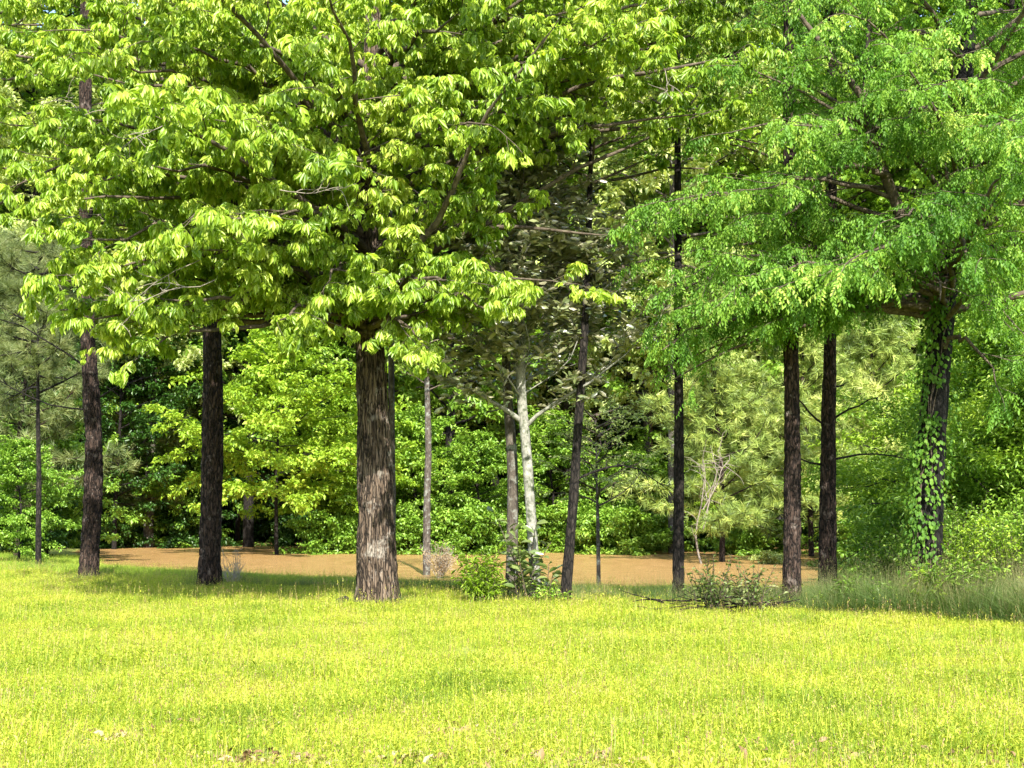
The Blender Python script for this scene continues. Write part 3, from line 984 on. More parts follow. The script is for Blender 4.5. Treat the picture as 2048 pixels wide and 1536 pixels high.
# ------------------------------------------------------------------ background trees: a few kinds, then copies
def bg_tree_meshes(seed, H, z0, R, nl, sec, leaf_gap, templ, mat, bark, trunk_r, size=(.8, 1.3), droop=.10, up=.5, flat=.5, lean=.4, profile='round', roll=.5, dens=4, jit=.13):
    rng = np.random.default_rng(seed)
    n = 12
    tp = np.array([[lean * math.sin(i / n * 2.2 + seed) * i / n, lean * math.cos(i * .7 + seed) * i / n * .7, -1.2 + (H * .97 + 1.2) * i / (n - 1)] for i in range(n)])
    lines = [(tp, np.linspace(trunk_r, .03, n))]
    LPs, LDs = [], []
    for k in range(nl):
        t = k / nl
        z = z0 + (H - z0) * t * .96
        s = np.array([np.interp(z, tp[:, 2], tp[:, i]) for i in range(3)]); s[2] = z
        a = k * 2.399 + rng.uniform(-.5, .5)
        prof = (1 - .75 * t) if profile == 'cone' else math.sin(math.pi * min(1, (t * .82 + .24))) ** .7
        L = max(.5, R * prof * rng.uniform(.5, 1.35))
        el = rng.uniform(-.1, .4) + up * t
        ln = limb_line(s, (math.cos(a) * math.cos(el), math.sin(a) * math.cos(el), math.sin(el)), L, rng, 8, .12, .03, droop)
        lines.append((ln, np.linspace(.05 * trunk_r / .2, .01, 8)))
        l2, p, q = dress_limb(ln, .03, rng, sec[0], (sec[1], sec[1] * .6), tert=True, leaf_gap=leaf_gap, start=.2, flat=flat, droop=droop)
        lines += l2[::3]
        LPs.append(p); LDs.append(q)
    LP, LD = np.concatenate(LPs), np.concatenate(LDs)
    LP = np.repeat(LP, dens, 0); LD = np.repeat(LD, dens, 0)
    LP = LP + rng.normal(0, jit, LP.shape) * np.array([1, 1, .6]); LD = LD + rng.normal(0, .5, LD.shape)
    v, f = tubes(lines, 4)
    v1, f1 = tubes(lines[:1], 12)
    tr = mesh_arr('trunk', np.concatenate([v1, v]), np.concatenate([f1, f + len(v1)]), bark, smooth=True)
    me = leaves_mesh('foliage', templ, LP, LD, rng, mat, size, roll)
    print('bg', seed, 'leaves', len(LP), 'tris', len(me.polygons))
    return tr, me


def place(proto, name, x, y, rot, sc, label, group, cat='tree', zoff=0.0, base=None, mat=None):
    tr, fo = proto
    z = gz1(x, y) if base is None else base
    root = empty(name, (x, y, z), label=label, cat=cat, group=group)
    root.rotation_euler = (0, 0, rot)
    root.scale = sc if isinstance(sc, tuple) else (sc, sc, sc)
    if tr is not None:
        link('trunk', tr, root)
    f = link('foliage', fo, root, kind='stuff')
    if mat is not None:
        f.material_slots[0].link = 'OBJECT'
        f.material_slots[0].material = mat
    return root


# ------------------------------------------------------------------ instanced ground cover
LIB = bpy.data.collections.new('ground_cover_library')      # not linked to the scene


def scatter_object(name, meshes, pos, rot, scl, mat, **kw):
    """one object whose vertices carry instances of the given meshes"""
    lib = bpy.data.collections.new(name + '_library')
    for i, me in enumerate(meshes):
        lib.objects.link(bpy.data.objects.new('%s_piece_%02d' % (name, i), me))
    me = bpy.data.meshes.new(name)
    me.vertices.add(len(pos))
    me.vertices.foreach_set('co', np.ascontiguousarray(pos, dtype=np.float32).ravel())
    a = me.attributes.new('rot', 'FLOAT_VECTOR', 'POINT'); a.data.foreach_set('vector', np.ascontiguousarray(rot, dtype=np.float32).ravel())
    a = me.attributes.new('scl', 'FLOAT_VECTOR', 'POINT'); a.data.foreach_set('vector', np.ascontiguousarray(scl, dtype=np.float32).ravel())
    me.update()
    o = link(name, me, **kw)
    ng = bpy.data.node_groups.new(name + '_nodes', 'GeometryNodeTree')
    ng.interface.new_socket('Geometry', in_out='INPUT', socket_type='NodeSocketGeometry')
    ng.interface.new_socket('Geometry', in_out='OUTPUT', socket_type='NodeSocketGeometry')
    N, L = ng.nodes, ng.links
    gi, go = N.new('NodeGroupInput'), N.new('NodeGroupOutput')
    ci = N.new('GeometryNodeCollectionInfo'); ci.inputs['Collection'].default_value = lib
    ci.inputs['Separate Children'].default_value = True; ci.inputs['Reset Children'].default_value = True
    ip = N.new('GeometryNodeInstanceOnPoints'); ip.inputs['Pick Instance'].default_value = True
    rv = N.new('FunctionNodeRandomValue'); rv.data_type = 'INT'
    rv.inputs[4].default_value = 0; rv.inputs[5].default_value = len(meshes) - 1
    L.new(rv.outputs[2], ip.inputs['Instance Index'])
    na = N.new('GeometryNodeInputNamedAttribute'); na.data_type = 'FLOAT_VECTOR'; na.inputs['Name'].default_value = 'rot'
    nb = N.new('GeometryNodeInputNamedAttribute'); nb.data_type = 'FLOAT_VECTOR'; nb.inputs['Name'].default_value = 'scl'
    L.new(gi.outputs[0], ip.inputs['Points']); L.new(ci.outputs[0], ip.inputs['Instance'])
    L.new(na.outputs['Attribute'], ip.inputs['Rotation']); L.new(nb.outputs['Attribute'], ip.inputs['Scale'])
    L.new(ip.outputs[0], go.inputs[0])
    md = o.modifiers.new('scatter', 'NODES'); md.node_group = ng
    return o


def grass_patch(seed, size, nblade, h, w, mat, nweed=0, nseed=0, bend=.4, weed_h=.07):
    r = np.random.default_rng(seed)
    V, Fc, T = [], [], []
    off = 0
    for k in range(nblade):
        x, y = r.uniform(-size / 2, size / 2, 2)
        hh = r.uniform(*h); ww = r.uniform(*w)
        a = r.uniform(0, 6.283); b = r.uniform(0, 6.283); ln = abs(r.normal(0, bend)) * hh
        s = np.array([math.cos(a), math.sin(a), 0]) * ww / 2
        d = np.array([math.cos(b), math.sin(b), 0])
        p0 = np.array([x, y, -.02]); p1 = p0 + np.array([0, 0, hh * .55]) + d * ln * .3; p2 = p0 + np.array([0, 0, hh]) + d * ln
        V += [p0 - s, p0 + s, p1 - s * .8, p1 + s * .8, p2]
        Fc += [(off, off + 1, off + 3), (off, off + 3, off + 2), (off + 2, off + 3, off + 4)]
        T += [r.uniform(0, .8)] * 3
        off += 5
    for k in range(nweed):
        x, y = r.uniform(-size / 2, size / 2, 2)
        z = r.uniform(.02, weed_h)
        v, f = leaflet(r.uniform(.015, .04), r.uniform(.007, .015), .1, .2, False)
        v = v @ (rotm('Z', r.uniform(0, 6.283)) @ rotm('Y', r.uniform(-.9, .7))).T + np.array([x, y, z])
        V += list(v); Fc += [tuple(q + off) for q in f]; T += [r.uniform(.1, .9)] * 2; off += 4
    for k in range(nseed):
        x, y = r.uniform(-size / 2, size / 2, 2)
        hh = r.uniform(h[1] * .9, h[1] * 1.6)
        lean = r.normal(0, .12, 2) * hh
        p0 = np.array([x, y, -.02]); p1 = p0 + np.array([lean[0], lean[1], hh]); s = np.array([.0015, 0, 0])
        V += [p0 - s * 1.4, p0 + s * 1.4, p1]; Fc += [(off, off + 1, off + 2)]; T += [1.2]; off += 3
        for q in range(5):
            c = p1 - np.array([0, 0, q * .012])
            v, f = leaflet(.016, .006, .1, 0, False)
            v = v @ (rotm('Z', r.uniform(0, 6.283)) @ rotm('Y', -r.uniform(.4, 1.2))).T + c
            V += list(v); Fc += [tuple(qq + off) for qq in f]; T += [r.uniform(.7, 1.5)] * 2; off += 4
    return mesh_arr('grass_patch', np.array(V), np.array(Fc), mat, tint=np.array(T))


def rand_rot(n, r, tilt=.06):
    return np.stack([r.normal(0, tilt, n), r.normal(0, tilt, n), r.uniform(0, 6.283, n)], 1)


# ================================================================== BUILD
hickory()
elm()
magnolia()

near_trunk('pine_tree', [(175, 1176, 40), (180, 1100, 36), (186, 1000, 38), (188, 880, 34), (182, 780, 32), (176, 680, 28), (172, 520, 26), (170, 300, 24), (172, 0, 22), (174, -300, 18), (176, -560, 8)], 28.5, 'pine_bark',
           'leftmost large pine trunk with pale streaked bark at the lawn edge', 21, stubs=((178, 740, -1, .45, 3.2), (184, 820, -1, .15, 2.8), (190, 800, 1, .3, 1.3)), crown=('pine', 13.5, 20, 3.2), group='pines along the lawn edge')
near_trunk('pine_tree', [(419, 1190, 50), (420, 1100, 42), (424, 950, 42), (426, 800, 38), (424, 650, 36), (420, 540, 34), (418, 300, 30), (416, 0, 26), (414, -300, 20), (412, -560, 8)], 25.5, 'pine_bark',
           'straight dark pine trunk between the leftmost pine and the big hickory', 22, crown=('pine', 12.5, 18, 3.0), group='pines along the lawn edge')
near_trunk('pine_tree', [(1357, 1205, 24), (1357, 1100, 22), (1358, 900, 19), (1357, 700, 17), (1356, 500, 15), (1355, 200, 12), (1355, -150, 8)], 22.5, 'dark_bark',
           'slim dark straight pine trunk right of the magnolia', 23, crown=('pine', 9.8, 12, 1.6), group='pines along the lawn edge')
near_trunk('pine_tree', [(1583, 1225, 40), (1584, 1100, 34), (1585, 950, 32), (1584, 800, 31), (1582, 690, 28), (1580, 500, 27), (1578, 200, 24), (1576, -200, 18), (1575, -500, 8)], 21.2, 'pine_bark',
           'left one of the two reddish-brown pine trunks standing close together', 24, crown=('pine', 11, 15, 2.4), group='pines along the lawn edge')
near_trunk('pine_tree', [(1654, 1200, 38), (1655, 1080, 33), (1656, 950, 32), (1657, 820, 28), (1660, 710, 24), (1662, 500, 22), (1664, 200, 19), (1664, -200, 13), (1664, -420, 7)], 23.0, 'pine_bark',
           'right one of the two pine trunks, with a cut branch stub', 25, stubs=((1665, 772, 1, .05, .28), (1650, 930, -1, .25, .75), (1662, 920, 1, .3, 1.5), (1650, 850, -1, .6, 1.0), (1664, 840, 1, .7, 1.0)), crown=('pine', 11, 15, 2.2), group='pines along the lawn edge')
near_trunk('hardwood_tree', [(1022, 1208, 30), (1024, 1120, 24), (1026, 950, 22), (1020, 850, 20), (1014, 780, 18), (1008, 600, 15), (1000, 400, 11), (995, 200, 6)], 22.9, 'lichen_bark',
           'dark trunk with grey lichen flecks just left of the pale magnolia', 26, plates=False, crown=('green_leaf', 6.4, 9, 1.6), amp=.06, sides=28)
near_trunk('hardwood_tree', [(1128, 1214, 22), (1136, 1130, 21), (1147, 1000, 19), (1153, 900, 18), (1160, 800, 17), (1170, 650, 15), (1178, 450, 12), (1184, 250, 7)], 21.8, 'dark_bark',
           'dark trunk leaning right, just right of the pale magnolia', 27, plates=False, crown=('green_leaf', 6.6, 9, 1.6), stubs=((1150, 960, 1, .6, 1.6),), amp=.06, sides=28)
near_trunk('hardwood_tree', [(784, 1190, 14), (785, 1000, 13), (783, 800, 12), (782, 600, 11), (780, 400, 8)], 25.5, 'lichen_bark',
           'thin lichen-flecked trunk half hidden behind the right side of the hickory', 28, plates=False, amp=.05, sides=20)
near_trunk('hardwood_tree', [(853, 1130, 15), (854, 1000, 14), (857, 900, 13), (855, 800, 11), (852, 700, 9), (850, 560, 5)], 49.0, 'lichen_bark',
           'grey trunk standing in the brown water between hickory and magnolia', 29, plates=False, amp=.05, sides=20, crown=('green_leaf', 5.5, 10, 2.4))
near_trunk('young_pine', [(77, 1132, 13), (77, 1050, 11), (78, 950, 10), (76, 850, 8), (76, 700, 5), (76, 600, 3)], 36.0, 'dark_bark',
           'small dark pine trunk at the far left in the shade', 30, amp=.05, sides=20, crown=('pine', 4.4, 8.2, 2.2))
near_trunk('sapling', [(1197, 1168, 9), (1197, 1120, 8), (1196, 1060, 7), (1194, 980, 5), (1192, 880, 3)], 34, 'lichen_bark',
           'thin pale sapling with feathery foliage between magnolia and slim pine', 31, plates=False, amp=.04, sides=16, crown=('pale_leaf', 1.5, 3.8, 1.6))

# ---- background
D2 = leaflet(.22, .12, .2, .3, False)
D3 = leaflet(.26, .14, .2, .3, False)
BGT = {
    'low_green': bg_tree_meshes(41, 9, .9, 4.2, 46, (.55, 1.5), .10, D2, M['green_leaf'], M['dark_bark'], .11),
    'low_lime': bg_tree_meshes(42, 11, 3.3, 4.6, 44, (.6, 1.6), .11, D2, M['lime_leaf'], M['dark_bark'], .11, droop=.16),
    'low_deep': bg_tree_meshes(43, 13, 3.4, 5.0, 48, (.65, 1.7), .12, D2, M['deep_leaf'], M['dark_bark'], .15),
    'tall_green': bg_tree_meshes(44, 33, 5.5, 6.5, 80, (.8, 2.2), .15, D3, M['green_leaf'], M['dark_bark'], .26),
    'tall_pale': bg_tree_meshes(45, 34, 7, 6.0, 74, (.8, 2.1), .15, D3, M['pale_leaf'], M['lichen_bark'], .25),
    'bush': bg_tree_meshes(46, 3.4, .15, 2.3, 40, (.4, .9), .07, D2, M['green_leaf'], M['dark_bark'], .05, lean=.1),
    'near_bush': bg_tree_meshes(56, 3.6, .15, 2.2, 44, (.42, .9), .07, leaflet(.10, .036, .2, .3, False), M['green_leaf'], M['dark_bark'], .05, lean=.1, dens=8, jit=.13),
    'near_tree': bg_tree_meshes(57, 9, .6, 4.0, 50, (.55, 1.5), .10, leaflet(.13, .05, .2, .3, False), M['green_leaf'], M['dark_bark'], .11, dens=9, jit=.16),
    'pine': bg_tree_meshes(47, 32, 7, 5.2, 70, (.75, 1.3), .16, needle_tuft(3, 12, .45, .03), M['needle'], M['pine_bark'], .24, droop=-.03, flat=.8, roll=3, dens=2, jit=.3),
    'low_pine': bg_tree_meshes(48, 13, 2.2, 3.6, 46, (.6, 1.1), .13, needle_tuft(4, 13, .40, .028), M['needle'], M['pine_bark'], .14, droop=-.03, flat=.8, profile='cone', roll=3, dens=2, jit=.16),
}


def at_px(px, y):
    return (px - 1024) / F * y


FIRST = [  # kind, px, distance, scale, label
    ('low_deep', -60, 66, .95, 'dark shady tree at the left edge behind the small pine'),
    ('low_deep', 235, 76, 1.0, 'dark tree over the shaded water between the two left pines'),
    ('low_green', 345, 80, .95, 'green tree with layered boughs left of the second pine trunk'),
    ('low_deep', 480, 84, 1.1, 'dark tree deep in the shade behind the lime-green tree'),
    ('low_lime', 560, 68, 1.05, 'lime-green tree reaching over the water left of the hickory'),
    ('low_lime', 690, 73, .85, 'yellow-green tree just behind the hickory trunk'),
    ('low_green', 835, 73, .95, 'bright green bushy tree right of the hickory trunk across the water'),
    ('low_green', 960, 71, .80, 'bright green tree across the water left of the magnolia'),
    ('low_green', 1105, 75, .95, 'green tree behind the dark leaning trunk across the water'),
    ('low_green', 1285, 73, .70, 'green rounded tree low over the water left of the slim pine'),
    ('low_deep', 1330, 84, 1.05, 'dark tree filling the gap behind the slim pine'),
    ('low_lime', 1450, 72, .62, 'yellow-leaved small tree right of the slim pine'),
    ('low_green', 1540, 70, .55, 'small leafy tree beside the left one of the two pine trunks'),
    ('low_green', 1760, 62, .75, 'green tree behind the two pine trunks at the water end'),
    ('low_green', 1930, 50, .72, 'bushy tree on the bank behind the vine-clad trunk'),
    ('near_tree', 2060, 44, .80, 'bright bushy tree at the right edge of the picture'),
    ('low_green', 45, 50, .5, 'fresh green small tree at the far left edge beside the small pine'),
    ('near_tree', 2010, 30, .72, 'leafy tree close behind the right edge shrubs'),
    ('near_tree', 1985, 38, .8, 'bright leafy tree right of the vine-clad trunk'),
    ('low_green', 100, 62, .75, 'green understory tree at the far left behind the leftmost pine'),
]
r_ = random.Random(4)
for kind, px, y, sc, lab in FIRST:
    x = at_px(px, y)
    place(BGT[kind], {'low_lime': 'understory_tree', 'low_green': 'understory_tree', 'near_tree': 'understory_tree', 'low_deep': 'shade_tree'}[kind], x, y, r_.uniform(0, 6.28), sc, lab, 'low trees along the far side of the water')
PINES = [
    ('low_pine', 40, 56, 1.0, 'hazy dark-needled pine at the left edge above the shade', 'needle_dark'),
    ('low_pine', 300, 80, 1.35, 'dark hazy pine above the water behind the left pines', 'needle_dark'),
    ('low_pine', 1440, 60, 1.05, 'yellowish soft-needled pine between the slim pine and the pair of pines', None),
    ('low_pine', 1620, 66, 1.1, 'soft-needled pine behind the pair of pine trunks', None),
    ('low_pine', 1760, 52, .95, 'bright yellow-green pine left of the vine-clad trunk', None),
    ('pine', 1340, 88, 1.0, 'tall pine behind the magnolia and slim pine', None),
    ('pine', 1560, 92, 1.0, 'tall background pine above the pair of trunks', None),
    ('pine', 1820, 84, 1.0, 'tall background pine left of the vine-clad crown', None),
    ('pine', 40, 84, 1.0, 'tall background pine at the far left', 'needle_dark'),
    ('pine', 1180, 96, 1.05, 'tall pale-needled pine above the leaning dark trunk', None),
]
for kind, px, y, sc, lab, mt in PINES:
    place(BGT[kind], 'background_pine', at_px(px, y), y, r_.uniform(0, 6.28), sc, lab, 'pines across the water', mat=M[mt] if mt else None)
TALL = [('tall_green', -150, 88, 'tall green tree beyond the left edge'), ('tall_green', 170, 92, 'tall green tree behind the leftmost pine trunk'), ('tall_pale', 420, 90, 'tall pale-leaved tree behind the second pine trunk'),
        ('tall_green', 610, 94, 'tall green tree behind the left side of the hickory'), ('tall_pale', 800, 88, 'tall pale-leaved tree behind the hickory trunk'), ('tall_green', 990, 92, 'tall green tree behind the magnolia crown'),
        ('tall_pale', 1140, 86, 'tall pale-leaved tree behind the right side of the magnolia'), ('tall_green', 1430, 98, 'tall green tree behind the slim pine'), ('tall_pale', 1700, 96, 'tall pale-leaved tree behind the right pine trunk'),
        ('tall_green', 1930, 86, 'tall green tree behind the vine-clad trunk'), ('tall_green', 2150, 80, 'tall green tree beyond the right edge'),
        ('tall_green', 60, 78, 'tall green tree at the far left edge behind the small pine'), ('tall_pale', 300, 79, 'tall pale-leaved tree between the two left pine trunks'), ('tall_green', 500, 80, 'tall green tree right of the second pine trunk'),
        ('tall_pale', 1300, 80, 'tall tree left of the slim pine, hazy sunlight painted into pale leaves'), ('tall_pale', 1560, 84, 'tall pale-leaved tree behind the left one of the paired pines'), ('tall_green', 1960, 76, 'tall green tree right of the vine-clad crown top'), ('tall_green', 1650, 74, 'tall green tree above the right one of the paired pines'), ('tall_green', 1850, 72, 'tall green tree above the vine-clad crown'), ('tall_green', 2040, 68, 'tall green tree at the upper right corner'), ('tall_pale', -40, 72, 'tall pale-leaved tree at the upper left corner'), ('tall_green', 900, 78, 'tall green tree above the gap between hickory and magnolia'), ('tall_green', 1420, 76, 'tall green tree just right behind the slim pine'),
        ('tall_pale', 1345, 70, 'tall tree directly behind the top of the slim pine, hazy sunlight painted into pale leaves'),  # here and left of the slim pine, pale leaf colour paints hazy sunlight
        ('tall_green', 700, 82, 'tall green tree straight behind the hickory')]
for kind, px, y, lab in TALL:
    place(BGT[kind], 'tall_tree', at_px(px, y), y, r_.uniform(0, 6.28), (1.25, 1.25, r_.uniform(1.2, 1.35)), lab, 'tall trees of the far wood')
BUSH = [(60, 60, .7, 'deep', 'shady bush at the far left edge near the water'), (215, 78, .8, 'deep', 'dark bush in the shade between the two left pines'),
        (380, 80, .9, 'deep', 'dark bush just left of the second pine trunk across the water'), (600, 82, .8, 'deep', 'dark bush under the lime-green tree'),  # deep tone: canopy shade painted into the leaves
        (655, 70, .8, 'green', 'bright green bush left of the hickory trunk across the water'), (715, 71, .8, 'green', 'bush right behind the hickory trunk across the water'),
        (815, 70, .75, 'green', 'rounded bush between the hickory and the grey trunk in the water'), (930, 69, .9, 'green', 'bright bush left of the magnolia across the water'),
        (1010, 72, .8, 'green', 'bush behind the dark lichen trunk across the water'), (1180, 71, .9, 'green', 'bush behind the leaning dark trunk across the water'),
        (1260, 69, .85, 'green', 'rounded pale bush low over the water between leaning trunk and slim pine'), (1350, 76, .8, 'deep', 'dark bush hidden behind the slim pine'),
        (1420, 74, .8, 'deep', 'dark bush right of the slim pine across the water'), (1490, 68, .7, 'green', 'green bush left of the paired pines across the water'),
        (1545, 58, .42, 'pale', 'small pale bush at the water edge beside the left paired pine'), (1690, 56, .5, 'green', 'small bush at the water end right of the paired pines'),
        (1770, 46, .8, 'green', 'bush on the right bank left of the vine-clad trunk'), (1850, 42, .9, 'green', 'bush on the right bank far behind the vine-clad trunk'),
        (1960, 34, 1.35, 'lime', 'large bush right of the vine-clad trunk'), (2045, 30, 1.5, 'lime', 'large bush at the right edge'), (2110, 28, 1.4, 'green', 'bush just past the right edge'),
        (1915, 28, 1.0, 'green', 'bush close behind the vine-clad trunk'), (1990, 25.5, .95, 'lime', 'yellowish bush low at the right among the weeds'), (2070, 24, 1.0, 'green', 'nearest low bush at the right edge')]
for k, (px, y, sc, tone, lab) in enumerate(BUSH):
    place(BGT['near_bush' if y < 37 else 'bush'], 'leafy_bush', at_px(px, y), y, r_.uniform(0, 6.28), sc, lab, 'bushes along the banks', cat='bush', mat=M[tone + '_leaf'])

# far wood: one mass behind everything
rw = np.random.default_rng(6)
pw = []
for y in (104, 112, 121, 132, 145):
    for x in np.arange(-75, 76, 6.5):
        pw.append((x + rw.uniform(-2.5, 2.5), y + rw.uniform(-3, 3)))
pw = np.array(pw)
pos = np.stack([pw[:, 0], pw[:, 1], gz(pw[:, 0], pw[:, 1])], 1)
sc = rw.uniform(.9, 1.2, len(pos))
rot = np.stack([np.zeros(len(pos)), np.zeros(len(pos)), rw.uniform(0, 6.28, len(pos))], 1)


def joined(tr, fo):
    a = tr.copy()
    import bmesh
    bm = bmesh.new(); bm.from_mesh(fo)
    lay = bm.faces.layers.float.get('tint')
    n0 = len(bm.faces)
    bm.from_mesh(tr)
    bm.faces.ensure_lookup_table()
    for f in bm.faces[n0:]: f.material_index = 1
    me = bpy.data.meshes.new('far_tree')
    bm.to_mesh(me); bm.free()
    me.materials.append(fo.materials[0]); me.materials.append(tr.materials[0])
    return me


scatter_object('far_wood', [joined(*BGT['tall_green']), joined(*BGT['tall_pale'])], pos, rot, np.stack([sc] * 3, 1), None, label='dense far wood closing the view behind the water', cat='woodland', kind='stuff')

pu = np.stack([rw.uniform(-60, 60, 130), rw.uniform(92, 112, 130)], 1)
SHADE_BUSH = BGT['bush'][1].copy(); SHADE_BUSH.materials[0] = M['deep_leaf']  # bushes added to darken the far wood, shade painted into their leaf colour
pos = np.stack([pu[:, 0], pu[:, 1], np.maximum(gz(pu[:, 0], pu[:, 1]), WATER_Z) - .2], 1)
scatter_object('far_shade_undergrowth', [SHADE_BUSH], pos, np.stack([np.zeros(130), np.zeros(130), rw.uniform(0, 6.28, 130)], 1), np.stack([rw.uniform(1.0, 1.7, 130)] * 3, 1), None, label='undergrowth added beneath the far trees beyond the water, shade painted into dark leaves', cat='undergrowth', kind='stuff')

# ---- lawn grass
rg = np.random.default_rng(17)
patches = [grass_patch(100 + k, .6, 420, (.03, .15), (.0025, .006), M['grass'], 220, 8, weed_h=.09) for k in range(6)]


def field(x0f, x1f, y0, y1, dens, r):
    ymid = np.arange(y0, y1, .5)
    out = []
    for y in ymid:
        w = x1f(y) - x0f(y)
        n = r.poisson(dens(y) * w * .5)
        out.append(np.stack([r.uniform(x0f(y), x1f(y), n), r.uniform(y, y + .5, n)], 1))
    return np.concatenate(out)


# leaf litter near the camera
lt = [mesh_arr('dry_leaf', *leaflet(.07, .035, .3, .5, True), M['litter'], tint=np.full(8, t)) for t in (.0, .2, .5, .9)]
cl, LIT = [], []
for (px, py, n, sd) in ((570, 1515, 50, .14), (650, 1522, 22, .1), (820, 1520, 60, .14), (1000, 1532, 25, .2), (1160, 1532, 40, .2), (890, 1462, 16, .1), (1880, 1532, 50, .3), (920, 1527, 30, .2), (1300, 1534, 30, .3), (500, 1450, 22, .1), (250, 1480, 12, .12), (1720, 1520, 20, .2)):
    d = CAM_Z * F / (py - HORIZON)
    c = P(px, py, d)
    LIT.append((c.x, d, sd)); cl.append(np.stack([rg.normal(c.x, sd * 1.8, n * 3), rg.normal(d, sd, n * 3)], 1))
cl = np.concatenate(cl)
pos = np.stack([cl[:, 0], cl[:, 1], gz(cl[:, 0], cl[:, 1]) + rg.uniform(.01, .07, len(cl))], 1)
scatter_object('leaf_litter', lt, pos, np.stack([rg.normal(0, .6, len(cl)), rg.normal(0, .6, len(cl)), rg.uniform(0, 6.28, len(cl))], 1), np.stack([rg.uniform(.6, 1.5, len(cl))] * 3, 1), None, label='dry brown leaves lying in the near grass', cat='leaf litter', kind='stuff')


half = lambda y: y * .364 + 2.5
pts = field(lambda y: -half(y), lambda y: half(y), 6.2, 34, lambda y: 15 if y < 14 else 11, rg)
pts = pts[pts[:, 1] < crest_y(pts[:, 0]) + 2.0]
bare = np.zeros(len(pts), bool)
for lx, ly, lsd in LIT:
    bare |= ((pts[:, 0] - lx) / (lsd * 2.2)) ** 2 + ((pts[:, 1] - ly) / (lsd * 1.3)) ** 2 < 1
pts = pts[~bare | (rg.uniform(0, 1, len(pts)) < .3)]
pos = np.stack([pts[:, 0], pts[:, 1], gz(pts[:, 0], pts[:, 1])], 1)
n = len(pos)
clump = np.array([noise.noise((a * .9, b * .9, 0)) + .6 * noise.noise((a * 2.6, b * 2.6, 5)) for a, b in pos[:, :2]])
s = rg.uniform(.75, 1.25, n) * (1 + .45 * clump)
scatter_object('lawn_grass', patches, pos, rand_rot(n, rg), np.stack([s, s, s * rg.uniform(.7, 1.3, n)], 1), None, label='sunlit yellow-green lawn grass filling the foreground', cat='grass', kind='stuff')
# longer greener grass on the slope down to the water
patches2 = [grass_patch(200 + k, .7, 230, (.08, .24), (.006, .011), M['wild_grass'], 40, 5, .5, .15) for k in range(4)]
pts = field(lambda y: -half(y) - 3, lambda y: half(y), 18, 62, lambda y: 8 if y < 35 else 4.5, rg)
pts = pts[(pts[:, 1] > crest_y(pts[:, 0]) + .5) & (pts[:, 1] < shore_y(pts[:, 0]) + .8)]
pos = np.stack([pts[:, 0], pts[:, 1], gz(pts[:, 0], pts[:, 1])], 1)
n = len(pos); s = rg.uniform(.75, 1.25, n)
GRASS2 = leaf_mat('bank_grass', [(0, (.09, .18, .018)), (.5, (.27, .38, .035)), (1, (.50, .54, .08))], .42, .5, .35, .4)
for p_ in patches2:
    p_.materials[0] = GRASS2
scatter_object('bank_grass', patches2, pos, rand_rot(n, rg), np.stack([s, s, s], 1), None, label='longer green grass on the slope down to the brown water', cat='grass', kind='stuff')
# rank weeds along the crest, thick at the right
patches3 = [grass_patch(300 + k, .6, 100, (.2, .8), (.007, .014), M['wild_grass'], 40, 14, 1.1, .6) for k in range(5)]
pp = []
for k in range(2400):
    px = rg.uniform(380, 2250)
    dens = np.interp(px, [560, 900, 1100, 1300, 1500, 1700, 2250], [.16, .30, .40, .55, .65, 1, 1])
    if rg.uniform() > dens: continue
    x = at_px(px, 21); yc = crest_y(np.array([x]))[0]
    y = yc + abs(rg.normal(0, 1.3 if px > 1250 else .5)) - .1
    pp.append((at_px(px, y), y))
for bx, bd in ((175, 28.5), (419, 25.5), (754, 21.4), (1357, 22.5), (1583, 21.2), (1654, 23.0), (1022, 22.9), (1128, 21.8), (1072, 22.3), (784, 25.5), (1197, 34), (77, 36)):
    for q in range(16):
        a = rg.uniform(0, 6.283); rr = rg.uniform(.15, .75)
        pp.append((at_px(bx, bd) + math.cos(a) * rr, bd + math.sin(a) * rr * .8))
pp = np.array(pp)
pos = np.stack([pp[:, 0], pp[:, 1], gz(pp[:, 0], pp[:, 1])], 1)
n = len(pos)
s = rg.uniform(.6, 1.1, n) * np.interp(pos[:, 0], [-3, 1, 4.2, 5.5, 9], [.38, .40, .46, .72, .9])
scatter_object('tall_weeds', patches3, pos, rand_rot(n, rg, .12), np.stack([s, s, s * rg.uniform(.6, 1.25, n)], 1), None, label='rank tangled weeds along the lawn edge under the pines', cat='weeds', kind='stuff')

